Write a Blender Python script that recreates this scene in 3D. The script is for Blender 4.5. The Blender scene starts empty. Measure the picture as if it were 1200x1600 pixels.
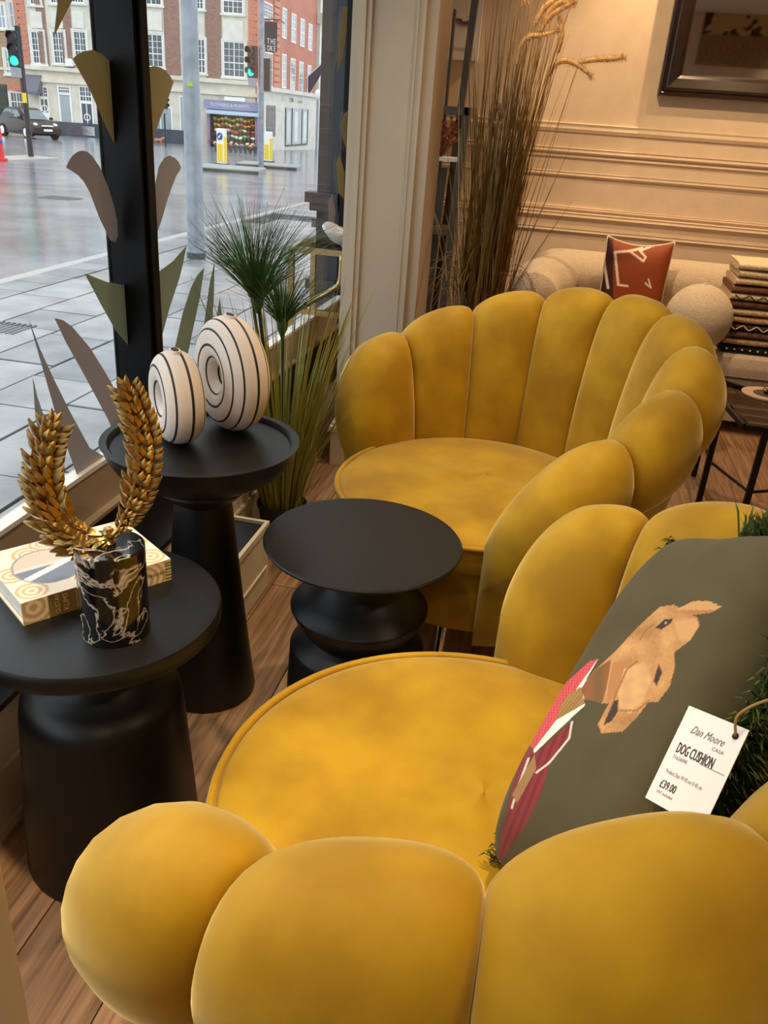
import bpy, bmesh, math, random
from mathutils import Vector, Matrix
random.seed(7)
R_ = math.radians
scene = bpy.context.scene
COL = scene.collection

# ---------------------------------------------------------------- camera
FPX, PITCH, ROLL, AZ, CAMH = 1300.0, R_(25.4), R_(4.2), R_(10.6), 1.4
Fv = Vector((-math.sin(AZ)*math.cos(PITCH), math.cos(AZ)*math.cos(PITCH), -math.sin(PITCH)))
R0 = Vector((math.cos(AZ), math.sin(AZ), 0)); U0 = R0.cross(Fv)
Rv = R0*math.cos(ROLL) + U0*math.sin(ROLL); Uv = -R0*math.sin(ROLL) + U0*math.cos(ROLL)
CAM = Vector((0, 0, CAMH))
cd = bpy.data.cameras.new('camera'); cam = bpy.data.objects.new('camera', cd); COL.objects.link(cam)
cd.sensor_fit = 'VERTICAL'; cd.sensor_height = 36; cd.lens = FPX/1600*36; cd.clip_start = .02; cd.clip_end = 400
m = Matrix((Rv, Uv, -Fv)).transposed().to_4x4(); m.translation = CAM
cam.matrix_world = m
scene.camera = cam

# ---------------------------------------------------------------- world, lights, exposure
w = bpy.data.worlds.new('overcast_sky'); scene.world = w; w.use_nodes = True
bg = w.node_tree.nodes['Background']; bg.inputs[0].default_value = (.86, .93, 1.0, 1); bg.inputs[1].default_value = 2.2
scene.view_settings.view_transform = 'Standard'; scene.view_settings.look = 'None'
scene.view_settings.gamma = 1; scene.view_settings.use_curve_mapping = False
scene.view_settings.exposure = 0.0
XR, YF, YB = 4.2, -2.6, 5.4
WARM = (1.0, .78, .52); ORANGE = (1.0, .68, .38)
def spot(name, loc, target, power, angle=70, blend=.6, size=.05, color=WARM):
    l = bpy.data.lights.new(name, 'SPOT'); l.energy = power; l.spot_size = R_(angle); l.spot_blend = blend
    l.shadow_soft_size = size; l.color = color
    o = bpy.data.objects.new(name, l); COL.objects.link(o); o.location = loc
    o.rotation_euler = (Vector(target)-Vector(loc)).to_track_quat('-Z', 'Y').to_euler()
    return o
CEIL = 2.9
spot('ceiling_spot_or_fill', (.1, 1.5, CEIL-.06), (-.08, 1.12, .45), 145, 48, .9, .05)
spot('ceiling_spot_or_fill', (.15, 2.0, CEIL-.06), (-.25, 2.2, .45), 120, 52, .9, .05)
spot('ceiling_spot_or_fill', (-.5, .55, CEIL-.06), (-.68, .8, 0), 150, 58, .9, .06)
spot('ceiling_spot_or_fill', (-.2, 3.3, CEIL-.06), (.8, 5.35, .95), 125, 62, .4, .02, ORANGE)
spot('ceiling_spot_or_fill', (.53, YB-.27, CEIL-.06), (.53, YB-.12, 1.0), 95, 120, .5, .012, ORANGE)
spot('ceiling_spot_or_fill', (.9, 4.2, CEIL-.06), (.95, 4.8, .5), 85, 75, .5, .03, ORANGE)
spot('ceiling_spot_or_fill', (3.2, -1.2, CEIL-.06), (3.3, -2.5, 1.9), 90, 90, .6, .05)  # added fill on the front wall, lightens what the mirror reflects
spot('ceiling_spot_or_fill', (2.2, .5, CEIL-.06), (1.8, .8, 0), 70, 110, .8, .08)  # added general fill for the right of the room
spot('ceiling_spot_or_fill', (.4, -1.2, CEIL-.06), (.3, -.9, 0), 60, 110, .8, .08)  # added general fill from behind the camera
spot('ceiling_spot_or_fill', (-.3, 3.0, CEIL-.06), (-.72, 2.5, .1), 85, 60, .7, .05)

# ---------------------------------------------------------------- pixel helpers (1200x1600 frame)
def ray(x, y): return Fv*FPX + Rv*(x-600) - Uv*(y-800)
def hit(x, y, p, n):
    d = ray(x, y); return CAM + d*((Vector(p)-CAM).dot(n)/d.dot(n))
def onz(x, y, z): return hit(x, y, (0, 0, z), Vector((0, 0, 1)))
def onx(x, y, X): return hit(x, y, (X, 0, 0), Vector((1, 0, 0)))
def ony(x, y, Y): return hit(x, y, (0, Y, 0), Vector((0, 1, 0)))
def proj(P):
    v = Vector(P)-CAM; k = v.dot(Fv); return 600+FPX*v.dot(Rv)/k, 800-FPX*v.dot(Uv)/k

# ---------------------------------------------------------------- materials
def lin(c):
    return tuple((v/255/12.92 if v/255 <= .04045 else ((v/255+.055)/1.055)**2.4) for v in c)
MATS = {}
def mat(name, rgb, rough=.5, metal=0., noise=None, bump=None, sheen=0., spec=.5, emit=None, coat=0., alpha=1.):
    """rgb in sRGB 0..255; noise=(rgb2, scale, detail[, (sx,sy,sz)]); bump=(scale, strength)"""
    if name in MATS: return MATS[name]
    m = bpy.data.materials.new(name); m.use_nodes = True; nt = m.node_tree; b = nt.nodes['Principled BSDF']
    b.inputs['Base Color'].default_value = (*lin(rgb), 1); b.inputs['Roughness'].default_value = rough
    b.inputs['Metallic'].default_value = metal; b.inputs['Specular IOR Level'].default_value = spec
    b.inputs['Coat Weight'].default_value = coat; b.inputs['Alpha'].default_value = alpha
    if sheen:
        b.inputs['Sheen Weight'].default_value = sheen; b.inputs['Sheen Roughness'].default_value = .3
        b.inputs['Sheen Tint'].default_value = (*[min(1, v*1.6+.1) for v in lin(rgb)], 1)
    if emit:
        b.inputs['Emission Color'].default_value = (*lin(emit[0]), 1); b.inputs['Emission Strength'].default_value = emit[1]
    tc = nt.nodes.new('ShaderNodeTexCoord')
    if noise:
        n = nt.nodes.new('ShaderNodeTexNoise'); n.inputs['Scale'].default_value = noise[1]; n.inputs['Detail'].default_value = noise[2]
        if len(noise) > 3:
            mp = nt.nodes.new('ShaderNodeMapping'); mp.inputs['Scale'].default_value = noise[3]
            nt.links.new(tc.outputs['Object'], mp.inputs[0]); nt.links.new(mp.outputs[0], n.inputs['Vector'])
        else: nt.links.new(tc.outputs['Object'], n.inputs['Vector'])
        cr = nt.nodes.new('ShaderNodeValToRGB'); cr.color_ramp.elements[0].position = .35; cr.color_ramp.elements[1].position = .65
        cr.color_ramp.elements[0].color = (*lin(rgb), 1); cr.color_ramp.elements[1].color = (*lin(noise[0]), 1)
        nt.links.new(n.outputs[0], cr.inputs[0]); nt.links.new(cr.outputs[0], b.inputs['Base Color'])
    if bump:
        n = nt.nodes.new('ShaderNodeTexNoise'); n.inputs['Scale'].default_value = bump[0]; n.inputs['Detail'].default_value = 3
        nt.links.new(tc.outputs['Object'], n.inputs['Vector'])
        bp = nt.nodes.new('ShaderNodeBump'); bp.inputs['Strength'].default_value = bump[1]; bp.inputs['Distance'].default_value = .01
        nt.links.new(n.outputs[0], bp.inputs['Height']); nt.links.new(bp.outputs[0], b.inputs['Normal'])
    MATS[name] = m; return m
def colour_attr_mat(name, rough=.7, sheen=0., bump=None):
    m = mat(name, (128, 128, 128), rough, sheen=sheen, bump=bump); nt = m.node_tree
    a = nt.nodes.new('ShaderNodeVertexColor'); a.layer_name = 'print'
    nt.links.new(a.outputs[0], nt.nodes['Principled BSDF'].inputs['Base Color']); return m

VELVET = mat('mustard_velvet', (156, 116, 10), .6, noise=((184, 143, 22), 7, 7), sheen=.8, spec=.2, bump=(900, .05))
_vb = VELVET.node_tree.nodes['Principled BSDF']; _vb.inputs['Sheen Tint'].default_value = (1, .84, .42, 1); _vb.inputs['Sheen Roughness'].default_value = .38
VSEAT = VELVET
BLACK = mat('satin_black_metal', (8, 8, 9), .42, noise=((11, 11, 12), 6, 4), spec=.42, bump=(500, .02))
BLACKG = mat('black_gloss', (10, 10, 12), .2)
CREAM = mat('cream_paint', (208, 192, 168), .45, noise=((203, 187, 162), 3, 3))
WALLP = mat('wall_paint', (222, 200, 172), .6, noise=((216, 194, 166), 14, 5), bump=(220, .06))
TAUPE = mat('taupe_paint', (170, 150, 130), .5)
DARKF = mat('dark_window_frame', (9, 9, 10), .45, noise=((14, 14, 15), 3, 2, (1, 1, .05)), spec=.2)
DARKG = mat('dark_grey_frame', (58, 60, 62), .5, noise=((70, 71, 72), 40, 3, (1, 1, .06)))
CHROME = mat('chrome', (225, 225, 228), .12, 1.)
GOLD = mat('polished_gold', (212, 176, 104), .16, 1., noise=((170, 132, 66), 60, 3), bump=(160, .12))
BRASS = mat('brushed_brass', (178, 152, 104), .3, 1.)
WHITE = mat('white_paint', (235, 233, 228), .5)
PAPER = mat('white_card', (242, 238, 232), .7)
INK = mat('dark_ink', (58, 54, 58), .8)

def wood_mat():
    m = bpy.data.materials.new('oak_plank'); m.use_nodes = True; nt = m.node_tree; b = nt.nodes['Principled BSDF']
    tc = nt.nodes.new('ShaderNodeTexCoord'); oi = nt.nodes.new('ShaderNodeObjectInfo')
    add = nt.nodes.new('ShaderNodeVectorMath'); add.operation = 'ADD'
    sc = nt.nodes.new('ShaderNodeVectorMath'); sc.operation = 'SCALE'; sc.inputs['Scale'].default_value = 37
    cmb = nt.nodes.new('ShaderNodeCombineXYZ')
    for k in range(3): nt.links.new(oi.outputs['Random'], cmb.inputs[k])
    nt.links.new(cmb.outputs[0], sc.inputs[0]); nt.links.new(tc.outputs['Object'], add.inputs[0]); nt.links.new(sc.outputs[0], add.inputs[1])
    mp = nt.nodes.new('ShaderNodeMapping'); mp.inputs['Scale'].default_value = (1, .045, 1); nt.links.new(add.outputs[0], mp.inputs[0])
    n = nt.nodes.new('ShaderNodeTexNoise'); n.inputs['Scale'].default_value = 70; n.inputs['Detail'].default_value = 5; n.inputs['Distortion'].default_value = .6
    nt.links.new(mp.outputs[0], n.inputs['Vector'])
    cr = nt.nodes.new('ShaderNodeValToRGB'); e = cr.color_ramp.elements
    e[0].position = .3; e[0].color = (*lin((112, 80, 54)), 1); e[1].position = .68; e[1].color = (*lin((178, 138, 100)), 1)
    nt.links.new(n.outputs[0], cr.inputs[0])
    hs = nt.nodes.new('ShaderNodeHueSaturation'); mr = nt.nodes.new('ShaderNodeMapRange'); mr.inputs[3].default_value = .78; mr.inputs[4].default_value = 1.12
    nt.links.new(oi.outputs['Random'], mr.inputs[0]); nt.links.new(mr.outputs[0], hs.inputs['Value']); nt.links.new(cr.outputs[0], hs.inputs['Color'])
    nt.links.new(hs.outputs[0], b.inputs['Base Color']); b.inputs['Roughness'].default_value = .45
    bp = nt.nodes.new('ShaderNodeBump'); bp.inputs['Strength'].default_value = .12; bp.inputs['Distance'].default_value = .004
    nt.links.new(n.outputs[0], bp.inputs['Height']); nt.links.new(bp.outputs[0], b.inputs['Normal'])
    MATS['oak_plank'] = m; return m
WOOD = wood_mat()
def glass_mat(name='clear_glass', tint=(.97, .985, .98), ior=1.45, rough=0.):
    m = bpy.data.materials.new(name); m.use_nodes = True; nt = m.node_tree; nt.nodes.clear()
    o = nt.nodes.new('ShaderNodeOutputMaterial'); mx = nt.nodes.new('ShaderNodeMixShader'); fr = nt.nodes.new('ShaderNodeLayerWeight')
    t = nt.nodes.new('ShaderNodeBsdfTransparent'); g = nt.nodes.new('ShaderNodeBsdfGlossy'); g.inputs['Roughness'].default_value = rough
    fr.inputs[0].default_value = .5; pw = nt.nodes.new('ShaderNodeMath'); pw.operation = 'POWER'; pw.inputs[1].default_value = 5; nt.links.new(fr.outputs['Facing'], pw.inputs[0])
    ml = nt.nodes.new('ShaderNodeMath'); ml.operation = 'MULTIPLY_ADD'; ml.inputs[1].default_value = .5; ml.inputs[2].default_value = .03; nt.links.new(pw.outputs[0], ml.inputs[0]); t.inputs[0].default_value = (*tint, 1)
    nt.links.new(ml.outputs[0], mx.inputs[0]); nt.links.new(t.outputs[0], mx.inputs[1]); nt.links.new(g.outputs[0], mx.inputs[2]); nt.links.new(mx.outputs[0], o.inputs[0])
    MATS[name] = m; return m
GLASS = glass_mat(ior=1.25)
TGLASS = glass_mat('smoked_glass', (.55, .5, .46))
def wave_mix_mat(name, c1, c2, scale, rough=.6, vec=(1, 1, 1), kind='brick'):
    m = bpy.data.materials.new(name); m.use_nodes = True; nt = m.node_tree; b = nt.nodes['Principled BSDF']; b.inputs['Roughness'].default_value = rough
    tc = nt.nodes.new('ShaderNodeTexCoord'); mp = nt.nodes.new('ShaderNodeMapping'); mp.inputs['Rotation'].default_value = (R_(90), 0, 0)
    nt.links.new(tc.outputs['Object'], mp.inputs[0])
    t = nt.nodes.new('ShaderNodeTexBrick'); t.inputs['Scale'].default_value = scale; t.inputs['Color1'].default_value = (*lin(c1), 1)
    t.inputs['Color2'].default_value = (*lin(c2), 1); t.inputs['Mortar'].default_value = (*lin([min(255, v+25) for v in c1]), 1)
    t.inputs['Mortar Size'].default_value = .012; t.inputs['Brick Width'].default_value = .5; t.inputs['Row Height'].default_value = .17
    nt.links.new(mp.outputs[0], t.inputs[0]); nt.links.new(t.outputs[0], b.inputs['Base Color']); MATS[name] = m; return m

# ---------------------------------------------------------------- mesh helpers
class MB:
    def __init__(s): s.v = []; s.f = []; s.mi = []
    def add(s, verts, faces, mi=0):
        o = len(s.v); s.v += [tuple(v) for v in verts]; s.f += [tuple(i+o for i in f) for f in faces]; s.mi += [mi]*len(faces); return s
    def box(s, c, d, mi=0, rz=0):
        x, y, z = d[0]/2, d[1]/2, d[2]/2; ca, sa = math.cos(rz), math.sin(rz)
        vs = [(c[0]+a*x*ca-b_*y*sa, c[1]+a*x*sa+b_*y*ca, c[2]+e*z) for a in (-1, 1) for b_ in (-1, 1) for e in (-1, 1)]
        return s.add(vs, [(0, 1, 3, 2), (4, 6, 7, 5), (0, 4, 5, 1), (2, 3, 7, 6), (0, 2, 6, 4), (1, 5, 7, 3)], mi)
    def box2(s, a, b, mi=0):
        return s.box([(a[i]+b[i])/2 for i in range(3)], [abs(a[i]-b[i]) for i in range(3)], mi)
    def lathe(s, prof, seg=48, c=(0, 0, 0), mi=None, M=None, cap=True):
        vs = []; fs = []; ms = []; n = len(prof)
        for i in range(seg):
            a = 2*math.pi*i/seg
            for r, z in prof:
                p = Vector((r*math.cos(a), r*math.sin(a), z)); p = (M @ p) if M else p
                vs.append((p[0]+c[0], p[1]+c[1], p[2]+c[2]))
        for i in range(seg):
            j = (i+1) % seg
            for k in range(n-1):
                fs.append((i*n+k, j*n+k, j*n+k+1, i*n+k+1)); ms.append(mi[k] if mi else 0)
        o = len(s.v); s.add(vs, fs); s.mi[-len(fs):] = ms
        if cap:
            if prof[0][0] > 1e-4: s.f.append(tuple(o+i*n for i in reversed(range(seg)))); s.mi.append(mi[0] if mi else 0)
            if prof[-1][0] > 1e-4: s.f.append(tuple(o+i*n+n-1 for i in range(seg))); s.mi.append(mi[-1] if mi else 0)
        return s
    def tube(s, pts, r, seg=8, mi=0, closed=False, cap=True):
        pts = [Vector(p) for p in pts]; n = len(pts); o = len(s.v); up = Vector((0, 0, 1)); prev = None; vs = []
        for i, p in enumerate(pts):
            a = pts[(i-1) % n] if (closed or i) else p; b = pts[(i+1) % n] if (closed or i < n-1) else p
            t = (b-a).normalized()
            if prev is None: u = t.orthogonal().normalized() if abs(t.dot(up)) > .95 else t.cross(up).normalized()
            else: u = (prev-t*prev.dot(t)).normalized()
            prev = u; w_ = t.cross(u); rr = r[i] if isinstance(r, (list, tuple)) else r
            for k in range(seg):
                an = 2*math.pi*k/seg; vs.append(p+(u*math.cos(an)+w_*math.sin(an))*rr)
        fs = []
        for i in range(n if closed else n-1):
            j = (i+1) % n
            for k in range(seg):
                l = (k+1) % seg; fs.append((i*seg+k, i*seg+l, j*seg+l, j*seg+k))
        s.add(vs, fs, mi)
        if not closed and cap:
            s.f.append(tuple(o+k for k in reversed(range(seg)))); s.f.append(tuple(o+(n-1)*seg+k for k in range(seg))); s.mi += [mi, mi]
        return s
    def grid(s, rows, mi=0, closed=False):
        n = len(rows[0]); vs = [v for r in rows for v in r]; fs = []
        for i in range(len(rows)-1):
            for k in range(n if closed else n-1):
                l = (k+1) % n; fs.append((i*n+k, i*n+l, (i+1)*n+l, (i+1)*n+k))
        return s.add(vs, fs, mi)
    def prism(s, poly, ext, mi=0):
        """poly: list of Vector (planar), ext: extrusion vector"""
        n = len(poly); e = Vector(ext); vs = [Vector(p) for p in poly]+[Vector(p)+e for p in poly]
        return s.add(vs, [tuple(reversed(range(n))), tuple(range(n, 2*n))]+[(i, (i+1) % n, (i+1) % n+n, i+n) for i in range(n)], mi)
    def sphere(s, c, r, seg=16, ring=10, mi=0, sc=(1, 1, 1)):
        prof = [(max(1e-5, math.sin(math.pi*k/ring)), -math.cos(math.pi*k/ring)) for k in range(ring+1)]
        M = Matrix.Diagonal((r*sc[0], r*sc[1], r*sc[2])); return s.lathe(prof, seg, c, M=M, cap=False)
    def build(s, name, mats, parent=None, smooth=None, loc=(0, 0, 0), bevel=0):
        me = bpy.data.meshes.new(name); L = Vector(loc)
        me.from_pydata([tuple(Vector(v)-L) for v in s.v], [], s.f)
        for mm in (mats if isinstance(mats, (list, tuple)) else [mats]): me.materials.append(mm)
        if any(s.mi): me.polygons.foreach_set('material_index', s.mi)
        me.update()
        bm = bmesh.new(); bm.from_mesh(me); bmesh.ops.recalc_face_normals(bm, faces=bm.faces)
        if bevel: bmesh.ops.bevel(bm, geom=bm.edges[:], offset=bevel, segments=2, affect='EDGES', profile=.6)
        bm.to_mesh(me); bm.free()
        if smooth is not None:
            me.shade_smooth()
            if smooth < 179: me.set_sharp_from_angle(angle=R_(smooth))
        o = bpy.data.objects.new(name, me); COL.objects.link(o)
        if parent is not None: o.parent = parent
        else: o.location = L
        return o
def tag(o, label=None, cat=None, group=None, kind=None):
    if label: o['label'] = label
    if cat: o['category'] = cat
    if group: o['group'] = group
    if kind: o['kind'] = kind
    return o
def thing(name, label, cat, loc=(0, 0, 0), rz=0, group=None, kind=None):
    o = bpy.data.objects.new(name, None); COL.objects.link(o); o.location = loc; o.rotation_euler = (0, 0, rz); o.empty_display_size = .1
    return tag(o, label, cat, group, kind)
def copy_tree(o, parent=None):
    c = o.copy(); COL.objects.link(c); c.parent = parent
    for ch in o.children: copy_tree(ch, c)
    return c
def crom(pts, n):
    """Catmull-Rom through pts, n samples"""
    P = [Vector(p) for p in pts]; P = [P[0]*2-P[1]]+P+[P[-1]*2-P[-2]]; out = []; segs = len(P)-3
    for i in range(n):
        u = i/(n-1)*segs; k = min(int(u), segs-1); t = u-k; a, b, c, d = P[k:k+4]
        out.append(.5*((2*b)+(c-a)*t+(2*a-5*b+4*c-d)*t*t+(3*b-a-3*c+d)*t**3))
    return out
def text_mesh(txt, size, name='lettering'):
    cu = bpy.data.curves.new(name, 'FONT'); cu.body = txt; cu.size = size; cu.align_x = 'LEFT'; cu.resolution_u = 2; cu.extrude = 0
    o = bpy.data.objects.new(name, cu); me = bpy.data.meshes.new_from_object(o); bpy.data.objects.remove(o); bpy.data.curves.remove(cu)
    me.name = name; return me
def text_obj(name, txt, size, M, material, parent=None, xs=1., shear=0., thick=0.):
    """M: matrix placing text (x right, y up) in the parent's space"""
    me = text_mesh(txt, size, name)
    S = Matrix.Identity(4); S[0][0] = xs; S[0][1] = shear
    me.transform(M @ S); me.materials.clear(); me.materials.append(material)
    o = bpy.data.objects.new(name, me); COL.objects.link(o)
    if parent is not None: o.parent = parent
    return o
def frame_M(o, ex, ey):
    ex = Vector(ex).normalized(); ey = Vector(ey); ey = (ey-ex*ey.dot(ex)).normalized(); ez = ex.cross(ey)
    M = Matrix((ex, ey, ez)).transposed().to_4x4(); M.translation = Vector(o); return M

# ================================================================ SETTING
# right wall, wall behind the camera, back wall
GX = -1.115                            # glass plane
SILL = .54
# floor with planks
fl = MB().box2((-1.4, YF, -.06), (XR, YB, -.012)).build('floor', mat('floor_underlay', (60, 42, 28), .8)); tag(fl, kind='structure')
PWID, PL = .19, 1.25
pm = {}
def plank_mesh(wd, ln):
    key = (round(wd, 3), round(ln, 3))
    if key not in pm:
        ob = MB().box((0, 0, -.006), (wd-.0025, ln-.0025, .012)).build('plank', WOOD, bevel=.0012); pm[key] = ob.data; bpy.data.objects.remove(ob)
    return pm[key]
nx = int((XR+.96)/PWID)+1
for i in range(nx):
    x0 = -.96+i*PWID; x1 = min(x0+PWID, XR); y = YF-random.uniform(0, 1.1)
    while y < YB:
        y1 = y+PL; a = max(y, YF); b = min(y1, YB)
        if b-a > .03 and x1-x0 > .02:
            ln = b-a
            o = bpy.data.objects.new('plank', plank_mesh(x1-x0, ln)); COL.objects.link(o); o.parent = fl; o.location = ((x0+x1)/2, (a+b)/2, 0)
        y = y1
# ceiling and plain walls
tag(MB().box2((-1.4, YF, CEIL), (XR, YB+.1, CEIL+.1)).build('ceiling', WHITE), kind='structure')
tag(MB().box2((XR, YF, -.06), (XR+.1, YB+.1, CEIL)).build('wall_right', WALLP), kind='structure')
tag(MB().box2((-1.4, YF-.1, -.06), (XR+.1, YF, CEIL)).build('wall_front', WALLP), kind='structure')
# back wall with moulded panelling
wb = tag(MB().box2((-1.14, YB, -.06), (XR, YB+.1, CEIL)).build('wall_back', WALLP), kind='structure')
def rail(z, dz, dep, name, x0=-1.05, x1=XR):
    pr = [(0, -dz/2), (dep*.55, -dz/2), (dep, -dz*.15), (dep*.8, dz*.18), (dep, dz*.4), (dep*.5, dz/2), (0, dz/2)]
    poly = [Vector((x0, YB-p[0], z+p[1])) for p in pr]
    MB().prism(poly, (x1-x0, 0, 0)).build(name, WALLP, wb)
for py, dz, dep in ((203, .05, .022), (240, .035, .03), (249, .02, .018), (277, .03, .024), (331, .02, .016), (342, .035, .032), (366, .03, .024)):
    z = ony(950, py, YB-.02).z; rail(z, dz, dep, 'moulding_rail')
rail(.09, .18, .02, 'skirting')
# window wall: stall riser, black ledge, window frame
wl = MB()
wl.box2((-1.28, YF, -.42), (-.96, YB, .285)).box2((-1.15, YF, .285), (-1.105, YB, SILL-.012)).box2((-1.155, 4.45, .285), (-1.06, YB, 2.46))
wl.box2((-1.4, YF, 2.45), (-1.06, YB, CEIL))
wall_left = tag(wl.build('wall_left', CREAM), kind='structure')
MB().box2((-1.105, YF, .285), (-.955, YB, .30)).build('ledge_top', BLACK, wall_left)
MB().box2((-1.105, YF, .30), (-1.085, YB, .405)).build('dark_vent_strip', mat('dark_recess', (18, 17, 17), .6), wall_left)
MB().box2((-1.11, YF, .405), (-1.075, YB, .415)).build('lower_bead', TAUPE, wall_left)
MB().box2((-1.105, YF, .415), (-1.098, YB, SILL-.012)).build('riser_panel', TAUPE, wall_left)
MB().box2((-.962, YF, .143), (-.952, YB, .155)).build('panel_bead', CREAM, wall_left)
MB().box2((-.962, YF, 0), (-.950, YB, .02)).build('skirting', CREAM, wall_left)
def pane(name, y0, y1):
    g = MB().box2((GX-.004, y0, SILL-.005), (GX+.004, y1, 2.46)).build(name, GLASS); tag(g, kind='structure')
    MB().box2((-1.13, y0, SILL-.012), (-1.095, y1, SILL)).build('bottom_rail', WHITE, g)
    return g
MY0, MY1 = 2.022, 2.092
win1 = pane('window_1', YF+.1, MY0+.01); win2 = pane('window_2', MY1-.01, 4.28)
MB().box2((-1.14, MY0, SILL-.02), (-1.045, MY1, 2.46)).build('mullion', DARKF, win1)
MB().box2((-1.05, MY0+.02, SILL-.02), (-1.036, MY1-.015, 2.46)).build('mullion_bead', DARKF, win1)
xcol = ony(157, 250, MY0+.02).x
oc = MB().box2((xcol, MY0+.02, -.4), (-1.16, MY1+.12, 2.7)).build('mullion_outer_post', DARKG, win1)
MB().box2((-1.14, YF, SILL-.02), (-1.05, YF+.1, 2.46)).build('frame_post', DARKF, win1)
MB().box2((-1.14, 4.27, SILL-.02), (-1.03, 4.5, 2.46)).build('frame_post', DARKF, win2)
MB().box2((-1.14, YF, 2.44), (-1.05, 4.5, 2.52)).build('top_rail', DARKF, win1)
tag(MB().box2((-1.40, 4.3, 2.46), (-1.06, 4.5, 2.9)).build('trim_1', CREAM), kind='structure')
# panelled pillar
PX0, PX1, PY0, PY1 = -.862, -.552, 3.3, 3.58
pl = MB().box2((PX0, PY0, 0), (PX1, PY1, CEIL)).build('wall_pillar', CREAM); tag(pl, kind='structure')
def pillar_frame():
    t = MB(); a, b = PX0, PX1; z0, z1 = .42, 2.6
    def fr(in_, wd, dep):
        t.box2((a+in_, PY0-dep, z0+in_), (a+in_+wd, PY0+.001, z1-in_)); t.box2((b-in_-wd, PY0-dep, z0+in_), (b-in_, PY0+.001, z1-in_))
        t.box2((a+in_+wd, PY0-dep, z0+in_), (b-in_-wd, PY0+.001, z0+in_+wd)); t.box2((a+in_+wd, PY0-dep, z1-in_-wd), (b-in_-wd, PY0+.001, z1-in_))
    fr(.042, .012, .016); fr(.054, .014, .009); fr(.068, .006, .012)
    t.build('panel_moulding', CREAM, pl)
pillar_frame()
def skirt(z0, z1, d, nm):
    MB().box2((PX0-d, PY0-d, z0), (PX1+d, PY1+d, z1)).build(nm, CREAM, pl, bevel=.003)
skirt(0, .16, .014, 'plinth'); skirt(.16, .185, .026, 'plinth_moulding'); skirt(.185, .2, .012, 'plinth_moulding')
# cream plinth box in the window ledge
bx = thing('display_plinth', 'low cream plinth with black top inset against the window ledge', 'plinth', (-.87, 2.05, 0))
bl = (-.87, 2.05, 0)
MB().box2((-.955, 1.88, .004), (-.780, 2.217, .215)).build('body', CREAM, bx, loc=bl)
t = MB(); 
for a, b in (((-.958, 1.876, .215), (-.776, 1.888, .236)), ((-.958, 2.209, .215), (-.776, 2.221, .236)), ((-.958, 1.888, .215), (-.946, 2.209, .236)), ((-.788, 1.888, .215), (-.776, 2.209, .236))): t.box2(a, b)
t.build('rim', CREAM, bx, loc=bl)
MB().box2((-.945, 1.889, .214), (-.789, 2.208, .226)).build('top_panel', BLACK, bx, loc=bl)
MB().box2((-.781, 1.9, .08), (-.775, 2.2, .088)).build('bead', CREAM, bx, loc=bl)
# ================================================================ ARMCHAIRS
SPAN = 115.2; NCH = 9; CW = 2*SPAN/NCH
def hR(t): return .522-.018*math.cos(t)+.003*math.cos(2*t), .795+.204*math.cos(t)-.014*math.cos(2*t)
def chair_profile(t, full=False):
    R, h = hR(t); tz = h-.058; o = R-.507; b = .37; dz = tz-b
    pts = [(.39+o*.3, b-.03), (.398+o*.4, b+.22*dz), (.418+o*.6, b+.52*dz), (.452+o*.8, b+.82*dz), (.492+o, tz-.012), (.53+o, tz-.02), (.556+o, tz-.075), (.556+o, tz-.14), (.535+o, tz-.185)]
    if full: pts = [(.40, .19), (.392, .27)]+pts+[(.50+o, tz-.34), (.45, .19)]
    return pts
def disp(w_):   # bulge along the profile
    return .026+.025*min(1, w_/.45) if w_ < .62 else .051*max(0, 1-((w_-.62)/.38)**2)**.5
def dirt(t): return Vector((math.cos(t), -math.sin(t), 0))
def make_channel(i, parent, name='back_channel'):
    rows = []; full = i in (0, NCH-1); NS, NW = (41 if full else 25), 34
    tc = R_(-SPAN+CW*(i+.5)); hw = R_(CW/2)
    for a in range(NS):
        s = -1+2*a/(NS-1); s = math.sin(s*math.pi/2)
        end = (i == 0 and s < 0) or (i == NCH-1 and s > 0)
        t = tc+s*hw*((1.15 if i == 0 else 1.6) if end else 1.0)
        prof = crom([(p[0], p[1], 0) for p in chair_profile(t, full)], NW)
        k = math.sqrt(max(0, 1-abs(s)**2.4)) if end else 1
        bul = math.sqrt(max(0, 1-abs(s)**2.3)) if not end else 1.0
        row = []
        for j, p in enumerate(prof):
            a_ = prof[max(0, j-1)]; b_ = prof[min(NW-1, j+1)]; tg = (b_-a_).normalized(); nn = Vector((-tg.y, tg.x, 0))
            w_ = j/(NW-1); wd = w_ if not full else max(0, min(1, (w_-.15)/.72))
            d = disp(wd)*bul
            if full and w_ > .87: d = .012*bul
            q = p+nn*d; r, z = q.x, q.y
            if end:
                rm = .462; r = rm+(r-rm)*k; R, h = hR(t)
                z = z-((1-k)*.14+.07*abs(s)**1.5)*max(0, (z-.2)/(h-.2))
            dd = dirt(t); row.append((dd.x*r, dd.y*r, z))
        rows.append(row)
    m_ = MB().grid(rows)
    return m_.build(name, VELVET, parent, smooth=180)
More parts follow.
